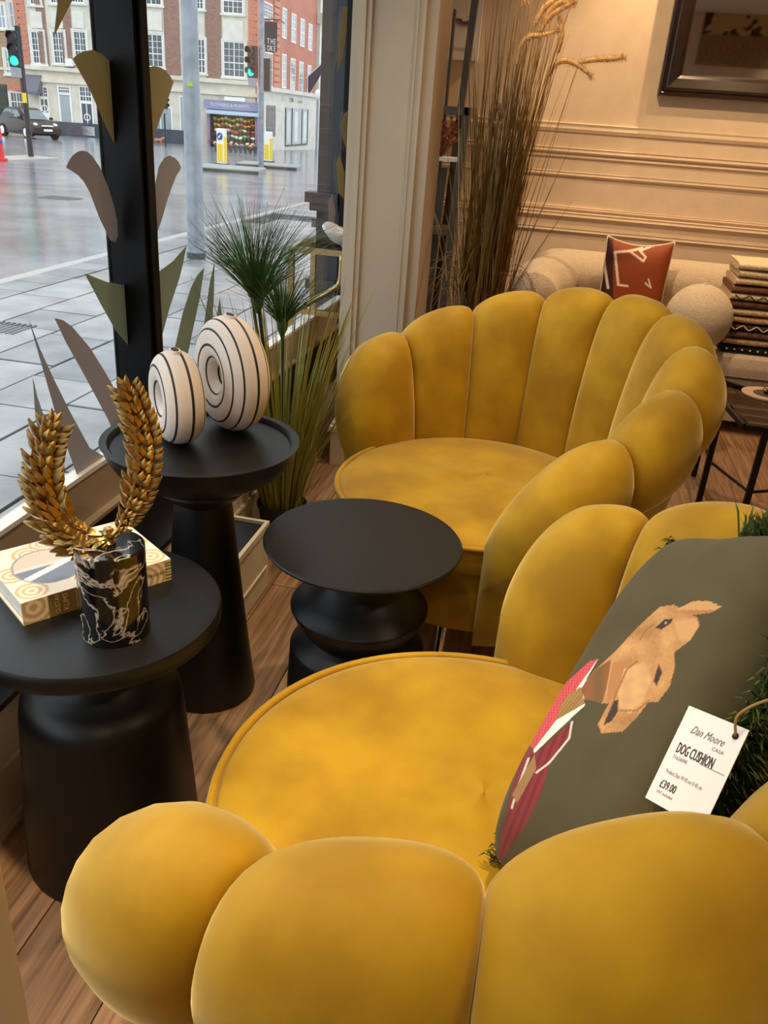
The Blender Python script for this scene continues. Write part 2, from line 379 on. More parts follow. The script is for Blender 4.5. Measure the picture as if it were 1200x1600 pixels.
def make_chair(label, loc, ang):
    ch = thing('scallop_armchair', label, 'armchair', (*loc, 0), ang, 'mustard scallop armchairs')
    for i in range(NCH): make_channel(i, ch)
    rows = []; top = []
    for a in range(61):
        t = R_(-SPAN+8+(2*SPAN-16)*a/60); R, h = hR(t); tz = h-.058; o = R-.507; d = dirt(t); row = []
        for k in range(9):
            u = k/8; r = (.548+o)*(1-u)+.425*u+.02*math.sin(u*math.pi); z = (tz-.17)*(1-u)+.17*u
            row.append((d.x*r, d.y*r, z))
        rows.append(row); top.append((d.x*(.556+o), d.y*(.556+o), tz-.178))
    MB().grid(rows).build('outer_shell', VELVET, ch, smooth=180)
    MB().tube(top, .006, 6).build('shell_piping', VELVET, ch, smooth=180)
    MB().lathe([(.0, .165), (.36, .165), (.392, .18), (.398, .25), (.398, .355), (.0, .355)], 64, cap=False).build('base', VELVET, ch, smooth=40)
    # seat cushion: slightly squarer at the front
    def sr(a):
        c = math.cos(a); return .40+.022*max(0, -c)**2-.012*max(0, c)
    rows = []
    for q, z in ((1, .36), (1.012, .395), (1.0, .428), (.97, .441), (.9, .452), (.75, .462), (.5, .469), (.25, .472), (.001, .473)):
        rows.append([(math.cos(2*math.pi*k/72)*sr(2*math.pi*k/72)*q, math.sin(2*math.pi*k/72)*sr(2*math.pi*k/72)*q, z+.004*math.sin(3*2*math.pi*k/72)*(1-q)) for k in range(72)])
    MB().grid(rows, closed=True).build('seat_cushion', VSEAT, ch, smooth=180)
    MB().tube([(math.cos(2*math.pi*k/96)*sr(2*math.pi*k/96)*1.008, math.sin(2*math.pi*k/96)*sr(2*math.pi*k/96)*1.008, .434) for k in range(96)], .0075, 8, closed=True).build('seat_piping', VSEAT, ch, smooth=180)
    for sx, sy in ((1, 1), (1, -1), (-1, 1), (-1, -1)):
        MB().tube([(sx*.25, sy*.25, .17), (sx*.275, sy*.275, .0)], [.016, .010], 12).build('leg', CHROME, ch, smooth=60)
    return ch
chair1 = make_chair('mustard velvet scallop armchair beyond the round black coffee table, its seat empty', (-.144, 2.273), R_(40.2))
chair2 = make_chair('mustard velvet scallop armchair nearest the viewer, holding the olive dog cushion', (.002, .993), R_(-24.5))

# ================================================================ BLACK TABLES
def lathe_thing(name, label, cat, loc, parts, group=None):
    t_ = thing(name, label, cat, loc, 0, group)
    for nm, prof in parts: MB().lathe(prof, 72, cap=False).build(nm, BLACK, t_, smooth=35)
    return t_
TT = Vector((-.756, 1.685, 0)); TZ = .70
lathe_thing('pedestal_table', 'tall black pedestal table with a lipped tray top carrying two striped vases', 'table', TT, [
    ('pedestal', [(0, .0), (.118, .0), (.121, .006), (.112, .09), (.098, .22), (.083, .38), (.07, .52), (.066, .55), (0, .55)]),
    ('collar', [(0, .549), (.068, .549), (.09, .565), (.11, .585), (.108, .595), (.085, .604), (0, .604)]),
    ('tray_top', [(0, .60), (.10, .60), (.15, .612), (.195, .64), (.215, .672), (.222, .694), (.226, .700), (.210, .700), (.205, .695), (.203, .688), (0, .687)])], 'black pedestal tables')
TVASE = .687
LT = Vector((-.732, 1.148, 0)); LZ = .58
lathe_thing('side_table', 'black side table at left carrying the gold wreath sculpture and book', 'table', LT, [
    ('pedestal', [(0, 0), (.168, 0), (.172, .005), (.168, .08), (.158, .24), (.15, .36), (.146, .383), (.136, .398), (.12, .408), (.098, .422), (.078, .445), (.066, .475), (.063, .5), (.07, .525), (.09, .541), (0, .541)]),
    ('top', [(0, .54), (.215, .54), (.223, .545), (.226, .553), (.226, .572), (.223, .578), (.21, .58), (0, .58)])], 'black pedestal tables')
CT = onz(568, 843, .52); CT.z = 0
lathe_thing('coffee_table', 'round black coffee table with stacked hourglass base between the armchairs', 'table', CT, [
    ('base', [(0, 0), (.166, 0), (.17, .005), (.168, .12), (.163, .235), (.158, .242), (.125, .262), (.10, .285), (0, .285)]),
    ('middle_drum', [(0, .262), (.112, .262), (.135, .29), (.152, .318), (.163, .342), (.164, .348), (.160, .354), (.13, .376), (.1, .402), (.082, .43), (.078, .45), (.09, .47), (.12, .487), (.14, .5), (0, .5)]),
    ('top', [(0, .497), (.15, .497), (.21, .503), (.226, .51), (.229, .516), (.226, .52), (0, .52)])], 'black pedestal tables')

# ================================================================ STREET
Fh = Vector((-math.sin(AZ), math.cos(AZ), 0))
def road_z(d): return -.5-.022*max(0, d-8)
def onroad(x, y, dz=0):
    d = ray(x, y); lo, hi = 1.0, 120.0; fl_ = d.dot(Fh)
    for _ in range(60):
        mid = (lo+hi)/2; z = CAM.z+d.z*mid/fl_
        if z > road_z(mid)+dz: lo = mid
        else: hi = mid
    return CAM+d*(lo/fl_)
def wet_mat(name, c1, c2, scale, rough, bstr, bscale):
    m = mat(name, c1, rough, noise=(c2, scale, 6), bump=(bscale, bstr)); return m
ROAD = wet_mat('wet_asphalt', (104, 108, 116), (146, 151, 160), .7, .16, .6, 3)
SLAB = [wet_mat('wet_paving_%s' % n, c, c2, 2.2, .34, .2, 30) for n, c, c2 in (('pale', (116, 116, 118), (156, 155, 154)), ('buff', (100, 92, 84), (142, 134, 124)), ('grey', (92, 94, 98), (136, 137, 139)))]
KX = -5.58
# road follows the fall of the street away from the shop
rows = []
for d in (-30, -10, 2, 8, 15, 22, 30, 40, 55, 75, 110):
    rows.append([tuple(Fh*d+R0*s+Vector((0, 0, road_z(d)))) for s in (-70, -35, -15, -5, 0, 10, 40)])
rd = tag(MB().grid(rows).build('road', ROAD, smooth=180), kind='structure')
pv = tag(MB().box2((KX+.02, -6, -.7), (-1.28, 16, -.425)).build('pavement', mat('paving_bed', (52, 52, 54), .8)), kind='structure')
# far pavement strip, slabs too small to tell apart
xs = [-1.28, -1.85, -2.41, -2.96, -3.5, -4.03, -4.6, -5.12]
random.seed(11)
for i in range(len(xs)-1):
    y = .2+random.uniform(0, .7)
    while y < 14.5:
        ln = random.choice((.62, .8, .95, 1.1)); cx = (xs[i]+xs[i+1])/2; wd = xs[i]-xs[i+1]
        MB().box((cx, y+ln/2, -.415+random.uniform(-.004, .004)), (wd-.018, ln-.018, .04)).build('paving_slab', SLAB[random.choice((0, 0, 2, 1))], pv, bevel=.004)
        y += ln
y = .2
while y < 14:
    MB().box(((KX-5.12)/2+.0, y+.225, -.415), (.42, .44, .04)).build('paving_slab', SLAB[2], pv, bevel=.004)
    y += .45
kerb = tag(MB().box2((KX-.13, -6, -.7), (KX+.02, 26, -.40)).build('kerb', mat('granite_kerb', (150, 146, 140), .4, noise=((178, 172, 164), 30, 4))), kind='structure')
MB().box2((KX+.02, 16, -.7), (-1.28, 26, -.415)).build('far_paving', SLAB[0], pv)
gc = onz(12, 512, -.392)
g = MB()
for k in range(7): g.box((gc.x-.15+.05*k, gc.y, -.392), (.025, .34, .006))
g.build('drain_grate', mat('cast_iron', (60, 60, 62), .4), pv)
mc = onroad(88, 310, .004)
mh = MB()
for k in range(9):
    for j in range(5): mh.box((mc.x-.36+.09*k, mc.y-.4+.2*j, mc.z), (.07, .17, .006))
mh.build('manhole_cover', mat('cast_iron', (60, 60, 62), .4), rd)

STONE = mat('portland_stone', (206, 196, 178), .8, noise=((222, 214, 198), 1.2, 5))
STONE2 = mat('pale_stone', (224, 220, 208), .8, noise=((210, 206, 194), 1.5, 4))
BRK = wave_mix_mat('brown_brick', (150, 112, 96), (122, 88, 78), 1.8)
REDB = wave_mix_mat('red_brick', (186, 106, 78), (164, 88, 64), 1.8)
ORB = wave_mix_mat('orange_brick', (196, 122, 96), (182, 106, 82), 1.8)
YELB = wave_mix_mat('stock_brick', (172, 140, 108), (150, 116, 88), 1.8)
WPANE = mat('window_pane_dark', (52, 60, 70), .08, spec=.8)
WPANEL = mat('window_pane_pale', (150, 160, 165), .1, spec=.8)
NAVY = mat('navy_tiles', (58, 66, 84), .3, noise=((44, 50, 66), 2, 3))
class Facade:
    """vertical plane through P with horizontal direction e (image left to right); local x=e, y=into the building, z up"""
    def __init__(s, name, label, P, e, kind=None):
        s.P = Vector((P.x, P.y, 0)); s.e = Vector((e.x, e.y, 0)).normalized(); s.n = Vector((-s.e.y, s.e.x, 0))
        s.o = thing(name, label, 'building', s.P, math.atan2(s.e.y, s.e.x))
    def loc(s, px, py):
        h = hit(px, py, s.P, s.n)-s.P; return h.dot(s.e), h.z
    def rect(s, x0, y0, x1, y1):
        cx, cy = (x0+x1)/2, (y0+y1)/2; a, z = s.loc(cx, cy)
        ka = s.loc(cx+.5, cy+.5*math.tan(ROLL))[0]-s.loc(cx-.5, cy-.5*math.tan(ROLL))[0]; kz = s.loc(cx, cy-.5)[1]-s.loc(cx, cy+.5)[1]
        w2, h2 = (x1-x0)*ka/2, (y1-y0)*kz/2
        return a-w2, a+w2, z-h2, z+h2
    def box(s, r, y0, y1, name, m, parent=None):
        return MB().box2((r[0], y0, r[2]), (r[1], y1, r[3])).build(name, m, parent or s.o)
    def window(s, r, cols, rows_, fw=.09, pane=None, arch=False, surround=None, bar=.035, name='window'):
        a0, a1, z0, z1 = r; f = MB(); w_ = a1-a0
        f.box2((a0, -.06, z0), (a0+fw, .02, z1)).box2((a1-fw, -.06, z0), (a1, .02, z1)).box2((a0+fw, -.06, z0), (a1-fw, .02, z0+fw)).box2((a0+fw, -.06, z1-fw), (a1-fw, .02, z1))
        for c in range(1, cols):
            x = a0+fw+(w_-2*fw)*c/cols; t_ = bar*(2.2 if cols % 2 == 0 and c == cols//2 else 1); f.box2((x-t_/2, -.045, z0+fw), (x+t_/2, .0, z1-fw))
        for c in range(1, rows_):
            z = z0+fw+(z1-z0-2*fw)*c/rows_; t_ = bar*(2.2 if c == rows_//2 else 1); f.box2((a0+fw, -.045, z-t_/2), (a1-fw, .0, z+t_/2))
        wo = f.build(name, WHITE, s.o)
        MB().box2((a0+fw*.5, -.02, z0+fw*.5), (a1-fw*.5, -.012, z1-fw*.5)).build('pane', pane or WPANE, wo)
        if surround:
            q = MB(); sw = .16
            q.box2((a0-sw, -.1, z0), (a0, .02, z1+sw)).box2((a1, -.1, z0), (a1+sw, .02, z1+sw)).box2((a0, -.1, z1), (a1, .02, z1+sw)).box2((a0-sw*1.5, -.16, z0-sw), (a1+sw*1.5, .02, z0))
            q.build('window_surround', surround, wo)
        return wo
PA = onroad(130, 214)
# ---- stone corner building, face on
A = Facade('corner_building', 'pale stone and brown brick corner building across the road with tall white casement windows', PA, R0)
aL = A.loc(39, 109)[0]; aR = A.loc(402, 133)[0]; zc = A.loc(200, 117)[1]; zg = A.loc(130, 214)[1]-.8
A.box((aL, aR, zg, 16), .02, 9, 'wall', STONE)
for x0, x1 in ((60.5, 74), (97, 113), (257, 281), (321, 346)):
    a0 = A.loc(x0, 60)[0]; a1 = A.loc(x1, 60)[0]; A.box((a0, a1, zc+.25, 16), -.06, .1, 'brick_pier', BRK)
a0 = A.loc(388, 60)[0]; z = zc+.3
while z < 12:      # red quoins at the right end
    A.box((a0, aR+.02, z, z+.42), -.09, .1, 'quoin', ORB); z += .5
a1 = A.loc(45, 60)[0]; z = zc+.3
while z < 12:
    A.box((aL-.4, aL+.55, z, z+.42), -.09, .1, 'quoin', ORB); z += .5
A.box((aL-.2, aR, zc-.12, zc+.2), -.35, .05, 'cornice', STONE); A.box((aL-.2, aR, zc-1.05, zc-.75), -.2, .05, 'string_course', STONE)
A.box((aL, A.loc(300, 214)[0], zg, A.loc(110, 191)[1]), -.08, .05, 'tiled_plinth', NAVY)
for x0, y0, x1, y1, c, r_ in ((50, 49, 70, 100, 4, 5), (83, 49, 102, 100, 4, 5), (116, 49, 136, 100, 4, 5), (223, 53, 255, 105, 4, 5), (309, 61, 321, 115, 2, 5), (349, 65, 383, 121, 4, 5),
                              (45, -40, 62, 8, 4, 5), (77, -42, 95, 6, 4, 5), (110, -44, 130, 5, 4, 5), (219, -40, 252, 8, 4, 5), (306, -34, 318, 15, 2, 5), (348, -28, 380, 22, 4, 5)):
    A.window(A.rect(x0, y0, x1, y1), c, r_, surround=STONE2)
for x0, y0, x1, y1 in ((48, 18, 66, 44), (80, 18, 98, 44), (113, 18, 131, 44), (222, 18, 253, 47), (348, 32, 380, 62)):
    A.box(A.rect(x0, y0, x1, y1), -.07, .05, 'stone_apron', STONE2)
# ground floor doors and arched window
def door(r, rows_=6):
    a0, a1, z0, z1 = r; zt = z0+(z1-z0)*.68
    d_ = A.window((a0, a1, zt, z1), 4, 3, .1); d2 = A.window((a0, a1, z0, zt), 2, 1, .13, name='door')
    MB().lathe([(.22, -.03), (.30, -.03), (.30, .03), (.22, .03), (.22, -.03)], 20, ((a0+a1)/2, -.04, z0+(zt-z0)*.55), M=Matrix.Rotation(R_(90), 3, 'X'), cap=False).build('door_ornament', WHITE, d2)
    MB().box2((a0, -.08, z0), (a1, -.03, z0+.75)).build('door_panel', WHITE, d2)
door(A.rect(62, 135, 77, 190)); door(A.rect(126, 135, 146, 212))
wa = A.window(A.rect(92, 134, 113, 200), 1, 1, .16, WPANEL)
r = A.rect(92, 134, 113, 200); f_ = MB()
f_.box2((r[0], -.09, r[3]-.75), (r[1], -.02, r[3]-.62))
f_.build('transom', WHITE, wa); A.window((r[0]+.1, r[1]-.1, r[3]-.6, r[3]-.05), 5, 2, .05)
A.window(A.rect(232, 166, 270, 213), 2, 1, .12, WPANEL); A.window(A.rect(281, 150, 290, 213), 1, 1, .1, WPANEL)
aw = A.rect(42, 117, 66, 143)
aw_o = MB().prism([Vector((aw[0], 0, aw[3])), Vector((aw[0], -1.3, aw[2])), Vector((aw[0], -1.3, aw[2]-.25)), Vector((aw[0], 0, aw[2]-.1))], (aw[1]-aw[0], 0, 0)).build('awning', mat('grey_canvas', (104, 106, 116), .8), A.o)
MB().box2((A.rect(105, 92, 116, 104)[0], -.5, A.rect(105, 92, 116, 104)[2]), (A.rect(105, 92, 116, 104)[1], -.1, A.rect(105, 92, 116, 104)[3])).build('alarm_box', WHITE, A.o)
# ---- stock brick building at the far left
B0 = Facade('stock_brick_building', 'yellow-brown brick building at far left with white sash windows and green shutter', PA+Fh*.8, R0)
bR = B0.loc(38, 109)[0]
B0.box((bR-16, bR, zg-.5, 16), .02, 8, 'wall', YELB)
for x0, y0, x1, y1 in ((-4, 6, 9, 45), (15, 3, 28, 45), (8, 78, 19, 116), (-25, 78, -14, 116)):
    B0.window(B0.rect(x0, y0, x1, y1), 2, 2, .1, WPANEL, surround=STONE2)
B0.window(B0.rect(17, 144, 37, 174), 4, 2, .08, surround=STONE2)
B0.box(B0.rect(12, 130, 38, 143), -.1, .05, 'brick_band', ORB); B0.box(B0.rect(-60, 104, 38, 108), -.15, .05, 'string_course', STONE)
gs = B0.box(B0.rect(-30, 131, 13, 186), -.12, .05, 'garage_shutter', mat('dark_green_paint', (36, 58, 52), .5))
g = B0.rect(-30, 131, 13, 186)
for k in range(5): MB().box2((g[0], -.15, g[2]+(g[3]-g[2])*(.1+.18*k)), (g[1], -.11, g[2]+(g[3]-g[2])*(.13+.18*k))).build('shutter_slat', mat('dark_green_paint', (36, 58, 52), .5), gs)
MB().tube([(bR, -.12, zg), (bR, -.12, 16)], .09, 8).build('drainpipe', mat('grey_lead', (84, 88, 96), .5), B0.o)
# ---- red brick building receding to the right
vB = ray(818, 205); vB.z = 0
PB = hit(402, 200, PA, Fh); 
Bf = Facade('red_brick_building', 'red brick terrace receding to the right above a cream shopfront', PB, vB)
bz = Bf.loc(430, 143)[1]; bE = Bf.loc(493, 100)[0]
Bf.box((0, bE, zg-1.5, 22), .02, 9, 'wall', REDB)
def brect(x0, yt0, yb0, x1, yt1, yb1):
    a0, zt = Bf.loc(x0, yt0); _, zb = Bf.loc(x0, yb0); a1, zt1 = Bf.loc(x1, yt1); _, zb1 = Bf.loc(x1, yb1)
    return a0, a1, (zb+zb1)/2, (zt+zt1)/2
for q in ((441, 11, 59, 447.5, 14, 62), (455.5, 20, 66, 462.5, 23, 69), (469.5, 28, 72, 476, 31, 75), (482, 36, 78, 488, 39, 81),
          (440.5, 83, 137, 447, 86, 139), (454, 90, 142, 461, 93, 144), (467.5, 95, 146, 474, 98, 147), (480.5, 101, 148, 486, 103, 149)):
    Bf.window(brect(*q), 2, 4, .13, WPANEL, bar=.05)
Bf.window(brect(410, 2, 28, 425.5, 6, 32), 4, 4, .12, WPANE); Bf.window(brect(410, 80, 134, 425.5, 82, 136), 4, 6, .12, WPANE)
a0 = Bf.loc(427, 80)[0]; a1 = Bf.loc(436, 80)[0]; z = bz+.3
while z < 14:
    Bf.box((a0, a1, z, z+.42), -.1, .05, 'quoin', ORB); z += .55
# shopfront
Bf.box((0, bE, zg-1, bz), -.25, .05, 'shopfront', STONE2)
Bf.box((0, bE, bz-.05, bz+.3), -.55, .05, 'cornice', STONE2)
q = brect(412, 163, 213, 426, 166, 213); sd = Bf.box(q, -.30, -.2, 'shop_door', mat('black_door', (34, 38, 40), .4))
q = brect(442, 166, 225, 477, 172, 226); sw = Bf.box(q, -.30, -.2, 'shop_window', mat('shop_glass', (86, 96, 98), .1, spec=.8))
DK = mat('black_joinery', (44, 48, 50), .5)
for u in (0, .27, .72, 1): MB().box2((q[0]+(q[1]-q[0])*u-.06, -.34, q[2]), (q[0]+(q[1]-q[0])*u+.06, -.28, q[3])).build('shop_mullion', DK, sw)
MB().box2((q[0], -.34, q[2]-.1), (q[1], -.28, q[2]+.05)).build('shop_window_sill', DK, sw)
for u, c in ((.12, (210, 214, 210)), (.45, (226, 228, 224)), (.86, (220, 226, 220))):
    MB().box2((q[0]+(q[1]-q[0])*(u-.07), -.31, q[2]+.3), (q[0]+(q[1]-q[0])*(u+.07), -.295, q[3]-.3)).build('shop_display_panel', mat('display_%d' % c[0], c, .6), sw)
def sign_b(x, y, txt, hpx, xs=1.):
    a, z = Bf.loc(x, y); z2 = Bf.loc(x, y-hpx)[1]; M = Matrix.Translation((a, -.262, z)) @ Matrix.Rotation(R_(90), 4, 'X')
    text_obj('sign_lettering', txt, (z2-z)*1.35, M, INK, Bf.o, xs)
sign_b(436, 156.5, 'l', 8); sign_b(439, 157, 'm', 4.5); sign_b(447.5, 159, 'LYNN', 7.5, 1.25); sign_b(461, 160.5, 'STUDIOS', 4, 1.6)
# hanging sign
hs = thing('hanging_sign', 'black hanging sign lettered THE SOKE on red brick wall', 'sign', hit(423, 58, PB+vB.normalized()*.0-Fh*1.2, Fh))
hp = hs.location.copy(); hs.rotation_euler = (0, 0, AZ)
k_ = (hit(424, 58, hp, Fh)-hit(423, 58, hp, Fh)).length
MB().box((0, 0, 0), (20*k_, .12, 41*k_)).build('board', mat('sign_black', (40, 42, 48), .6), hs)
MB().tube([(-12*k_, 0, 24*k_), (14*k_, 0, 24*k_), (14*k_, 3, 24*k_)], .05, 6).build('bracket', DK, hs)
for tx, zz in (('T', -3), ('H', -3), ('E', -3)):
    pass
for row, zz in (('THE', -9.5), ('SOKE', -19)):
    n = len(row)
    for j, ch_ in enumerate(row):
        x = (9.0-5.2*(n-j))*k_*1.0
        text_obj('sign_lettering', ch_, 11*k_, Matrix.Translation((x+1.2*k_, -.065, zz*k_)) @ Matrix.Rotation(R_(90), 4, 'X'), WHITE, hs, .55)
# pale building at the far end, flag
Cf = Facade('cream_building', 'cream stuccoed building glimpsed at the far end of the red terrace', PB+vB.normalized()*(bE+.5), vB)
Cf.box((0, 30, zg-1.5, 24), -.3, 9, 'wall', STONE2)
a_, z_ = Cf.loc(493, 25); Cf.box((-.2, 8, z_-.6, z_+.4), -1.0, .05, 'cornice', STONE2)
Cf.window((.8, 2.4, z_-7, z_-1.6), 2, 3, .15, WPANEL)
fp = Bf.loc(474, 120); fo = thing('flag', 'dark flag drooping from a slanted pole on the red brick building', 'flag', hit(478, 122, PB-Fh*1.0, Bf.n))
b0 = fo.location.copy(); tip = hit(505, 97, b0, Fh)-b0
MB().tube([(0, 0, 0), tuple(tip)], .05, 6).build('pole', WHITE, fo)
rows = []
for i in range(7):
    u = .12+.85*i/6; p = tip*u; dn = hit(482+8*u, 138-20*u, b0, Fh)-b0
    rows.append([tuple(p.lerp(Vector((p.x*.75+dn.x*.25, p.y+.1*math.sin(j*2), p.z-(1.3+.7*(1-u)))), j/5)) for j in range(6)])
MB().grid(rows).build('cloth', mat('navy_flag', (64, 66, 84), .8), fo, smooth=180)
# ---- flower stall
fs_ = Facade('flower_stall', 'flower stall with a lilac-grey fascia under the stone building', PA-Fh*.6, R0)
fs_.o['category'] = 'stall'
q = fs_.rect(320, 158, 404, 172); MB().box2((q[0], -.35, q[2]), (q[1], .3, q[3])).build('fascia', mat('lilac_fascia', (138, 140, 166), .6), fs_.o)
q2 = fs_.rect(324, 172, 404, 180); MB().prism([Vector((q2[0], .0, q2[3])), Vector((q2[0], -1.1, q2[2]+.1)), Vector((q2[0], -1.1, q2[2])), Vector((q2[0], 0, q2[2]))], (q2[1]-q2[0], 0, 0)).build('canopy', mat('pale_blue_canvas', (170, 186, 204), .7), fs_.o)
text_obj('fascia_lettering', 'FLOWERS & PLANTS', .34, Matrix.Translation((q[0]+(q[1]-q[0])*.12, -.36, (q[2]+q[3])/2-.1)) @ Matrix.Rotation(R_(90), 4, 'X'), mat('pink_ink', (226, 206, 230), .7), fs_.o, 1.1)
q3 = fs_.rect(324, 180, 404, 238); MB().box2((q3[0], .1, q3[2]), (q3[1], .25, q3[3])).build('back_panel', mat('stall_interior', (96, 60, 40), .8, noise=((70, 84, 50), 3, 5)), fs_.o)
for px in (328, 402):
    a_ = fs_.loc(px, 200)[0]; MB().box2((a_-.12, -.6, q3[2]), (a_+.12, .2, q3[3])).build('post', mat('lilac_post', (150, 126, 150), .7), fs_.o)
for y_ in (194, 206, 216):
    z_ = fs_.loc(365, y_)[1]; MB().box2((q3[0]+.2, -.15-(y_-194)*.03, z_-.35), (q3[1]-.2, .1, z_-.28)).build('shelf', mat('stall_shelf', (90, 80, 70), .8), fs_.o)
lamp_w = fs_.rect(352, 152, 384, 158); MB().box2((lamp_w[0], -.5, lamp_w[2]), (lamp_w[1], -.2, lamp_w[3])).build('sign_light', WHITE, fs_.o)
random.seed(5)
FC = [(240, 190, 40), (240, 150, 60), (226, 120, 130), (236, 180, 190), (236, 228, 214), (120, 84, 140), (220, 96, 60), (160, 190, 60), (240, 210, 120), (200, 70, 90)]
fm = [mat('petals_%d' % i, c, .8) for i, c in enumerate(FC)]; LEAFG = mat('flower_leaf', (70, 104, 56), .7); PAIL = mat('zinc_pail', (70, 74, 80), .5)
rowsF = [(188, 11, 336, 395, (0, 1, 7, 8)), (197, 11, 337, 395, (0, 0, 1, 8, 6)), (206, 10, 338, 395, (2, 3, 4, 6, 9)), (215, 9, 345, 395, (5, 3, 7, 4, 2)), (226, 8, 336, 395, (4, 3, 3, 2, 8))]
kk = 0
FN = ['golden yellow', 'orange', 'coral pink', 'pale pink', 'ivory', 'purple', 'red-orange', 'lime green', 'butter yellow', 'crimson']; ORD = ['first', 'second', 'third', 'fourth', 'fifth', 'sixth', 'seventh', 'eighth', 'ninth', 'tenth', 'eleventh']
pos_words = {0: 'top row', 1: 'second row', 2: 'middle row', 3: 'fourth row', 4: 'bottom row'}
for ri, (py, n, xa, xb, cols_) in enumerate(rowsF):
    for j in range(n):
        px = xa+(xb-xa)*j/(n-1); d_ = .15+ri*.22
        p = hit(px, py+1.5*math.sin(j*1.7)+(px-365)*.07, PA-Fh*(.75+d_), Fh)
        c_ = random.choice(cols_); bt = thing('flower_bunch', '%s flower bunch, %s from the left in the %s of the stall' % (FN[c_], ORD[j], pos_words[ri]), 'flowers', p, 0, 'flower bunches on the stall')
        b_ = MB()
        for q_ in range(7):
            an = q_*.9; rr = 0 if q_ == 0 else .11; b_.sphere((rr*math.cos(an), rr*math.sin(an), .12*random.random()), .08, 6, 4)
        b_.build('blooms', fm[c_], bt); MB().lathe([(0, -.28), (.06, -.28), (.13, -.05), (0, -.02)], 8, cap=False).build('wrap', LEAFG if ri < 4 else PAIL, bt)
for j in range(9):
    p = onroad(338+7.6*j, 237+.4*j, .0); pt = thing('flower_pail', 'dark pail of plants below the flower stall, %s from the left' % ORD[j], 'pail', p, 0, 'pails before the flower stall')
    MB().lathe([(.10, 0), (.16, .42), (.17, .42), (.15, .40), (.1, .02)], 10, cap=False).build('bucket', PAIL, pt)
    MB().sphere((0, 0, .48), .16, 7, 5, sc=(1, 1, .7)).build('foliage', fm[(j*3) % 10] if j % 2 else LEAFG, pt)

# ---- street furniture
GREYP = mat('galvanised_grey', (128, 134, 142), .4, .3, noise=((150, 156, 164), 6, 3))
SBL = mat('signal_black', (30, 31, 34), .45); GLO = mat('green_signal_lens', (40, 230, 170), .3, emit=((30, 235, 165), 3.0))
LENS = mat('dark_lens', (38, 22, 20), .3); LENSW = mat('grey_box_sign', (150, 150, 160), .5)
def signal_head(parent, c, k, lit=True, face=Vector((0, -1, 0)), box_below=True):
    """k metres per head width; face = local facing"""
    an = math.atan2(face.y, face.x)+R_(90); Mz = Matrix.Rotation(an, 4, 'Z'); Mz.translation = Vector(c)
    def tr(mb): mb.v = [tuple(Mz @ Vector(v)) for v in mb.v]; return mb
    hd = tr(MB().box((0, 0, 0), (k, k*.5, k*2.9))).build('signal_head', SBL, parent, bevel=.02)
    for i, mt in enumerate((LENS, LENS, GLO if lit else LENS)):
        z = k*(.95-.95*i)
        tr(MB().lathe([(0, -.02), (k*.36, -.01), (k*.38, .02), (0, .03)], 20, (0, -k*.27, z), M=Matrix.Rotation(R_(90), 3, 'X'), cap=False)).build('lens', mt, hd, smooth=40)
        hood = []
        for rr in (0, 1):
            hood.append([(k*.42*math.cos(R_(a)), -k*.26-rr*k*(.5+.2*math.sin(R_(a))), z+k*.42*math.sin(R_(a))) for a in range(-15, 196, 15)])
        tr(MB().grid(hood)).build('hood', SBL, hd, smooth=180)
    if box_below: tr(MB().box((0, -.02, -k*1.9), (k*.85, k*.4, k*.85))).build('box_sign', LENSW, parent, bevel=.03)
def signal(base_px, top_px, label, pole_r, head_px, head_w, mat_p, face, lit=True):
    b = onroad(*base_px); t_ = thing('traffic_light', label, 'traffic light', b)
    top = hit(*top_px, b, Fh); MB().tube([(0, 0, 0), (0, 0, top.z-b.z)], pole_r, 12).build('pole', mat_p, t_, smooth=60)
    if head_px:
        c = hit(*head_px, b, Fh)-b; k = (hit(head_px[0]+head_w, head_px[1], b, Fh)-hit(*head_px, b, Fh)).length
        signal_head(t_, c-Fh*.18, k, lit, face)
    return t_, b
toC = -Fh
t1, b1 = signal((49, 249), (22, 40), 'black traffic light showing green at far left by the parked car', .11, (25, 77), 17, SBL, toC+R0*.15)
pb_ = hit(40, 153, b1, Fh)-b1; MB().box(tuple(pb_-Fh*.12), (.14, .08, .35), rz=AZ).build('push_button_box', mat('yellow_plate', (230, 200, 40), .5), t1)
t2, b2 = signal((408, 263), (402, -40), 'grey lamp column with green traffic signal on the traffic island', .13, (396, 97), 15, GREYP, toC-R0*.6)
cc = hit(416, 117, b2, Fh)-b2; MB().box(tuple(cc+Fh*.2), (.35, .45, 1.35), rz=AZ).build('rear_signal_head', SBL, t2)
t3, b3 = signal((259, 229), (255, 150), 'thin black signal post seen behind the gold window decal', .07, (259, 157), 8, SBL, toC+R0*1.2, lit=False)
lp = onz(307, 403, -.395); lamp = thing('lamp_post', 'thick grey steel lamp post standing on the near pavement', 'lamp post', lp)
MB().lathe([(0, 0), (.115, 0), (.112, .06), (.108, .08), (.105, 1.9), (.098, 1.95), (.092, 6), (0, 6)], 24, cap=False).build('column', GREYP, lamp, smooth=40)
MB().lathe([(.118, 0), (.118, .07), (.11, .075)], 24).build('base_ring', mat('dark_ring', (70, 74, 78), .5), lamp, smooth=40)
MB().box((.03, -.105, 1.98), (.06, .012, .05)).build('sticker', mat('lime_sticker', (160, 200, 60), .6), lamp)
MB().tube([(0, 0, 6), (-.3, 0, 6.3), (-1.4, 0, 6.45)], .045, 8).build('arm', GREYP, lamp); MB().box((-1.7, 0, 6.43), (.6, .25, .12)).build('lantern', GREYP, lamp, bevel=.03)
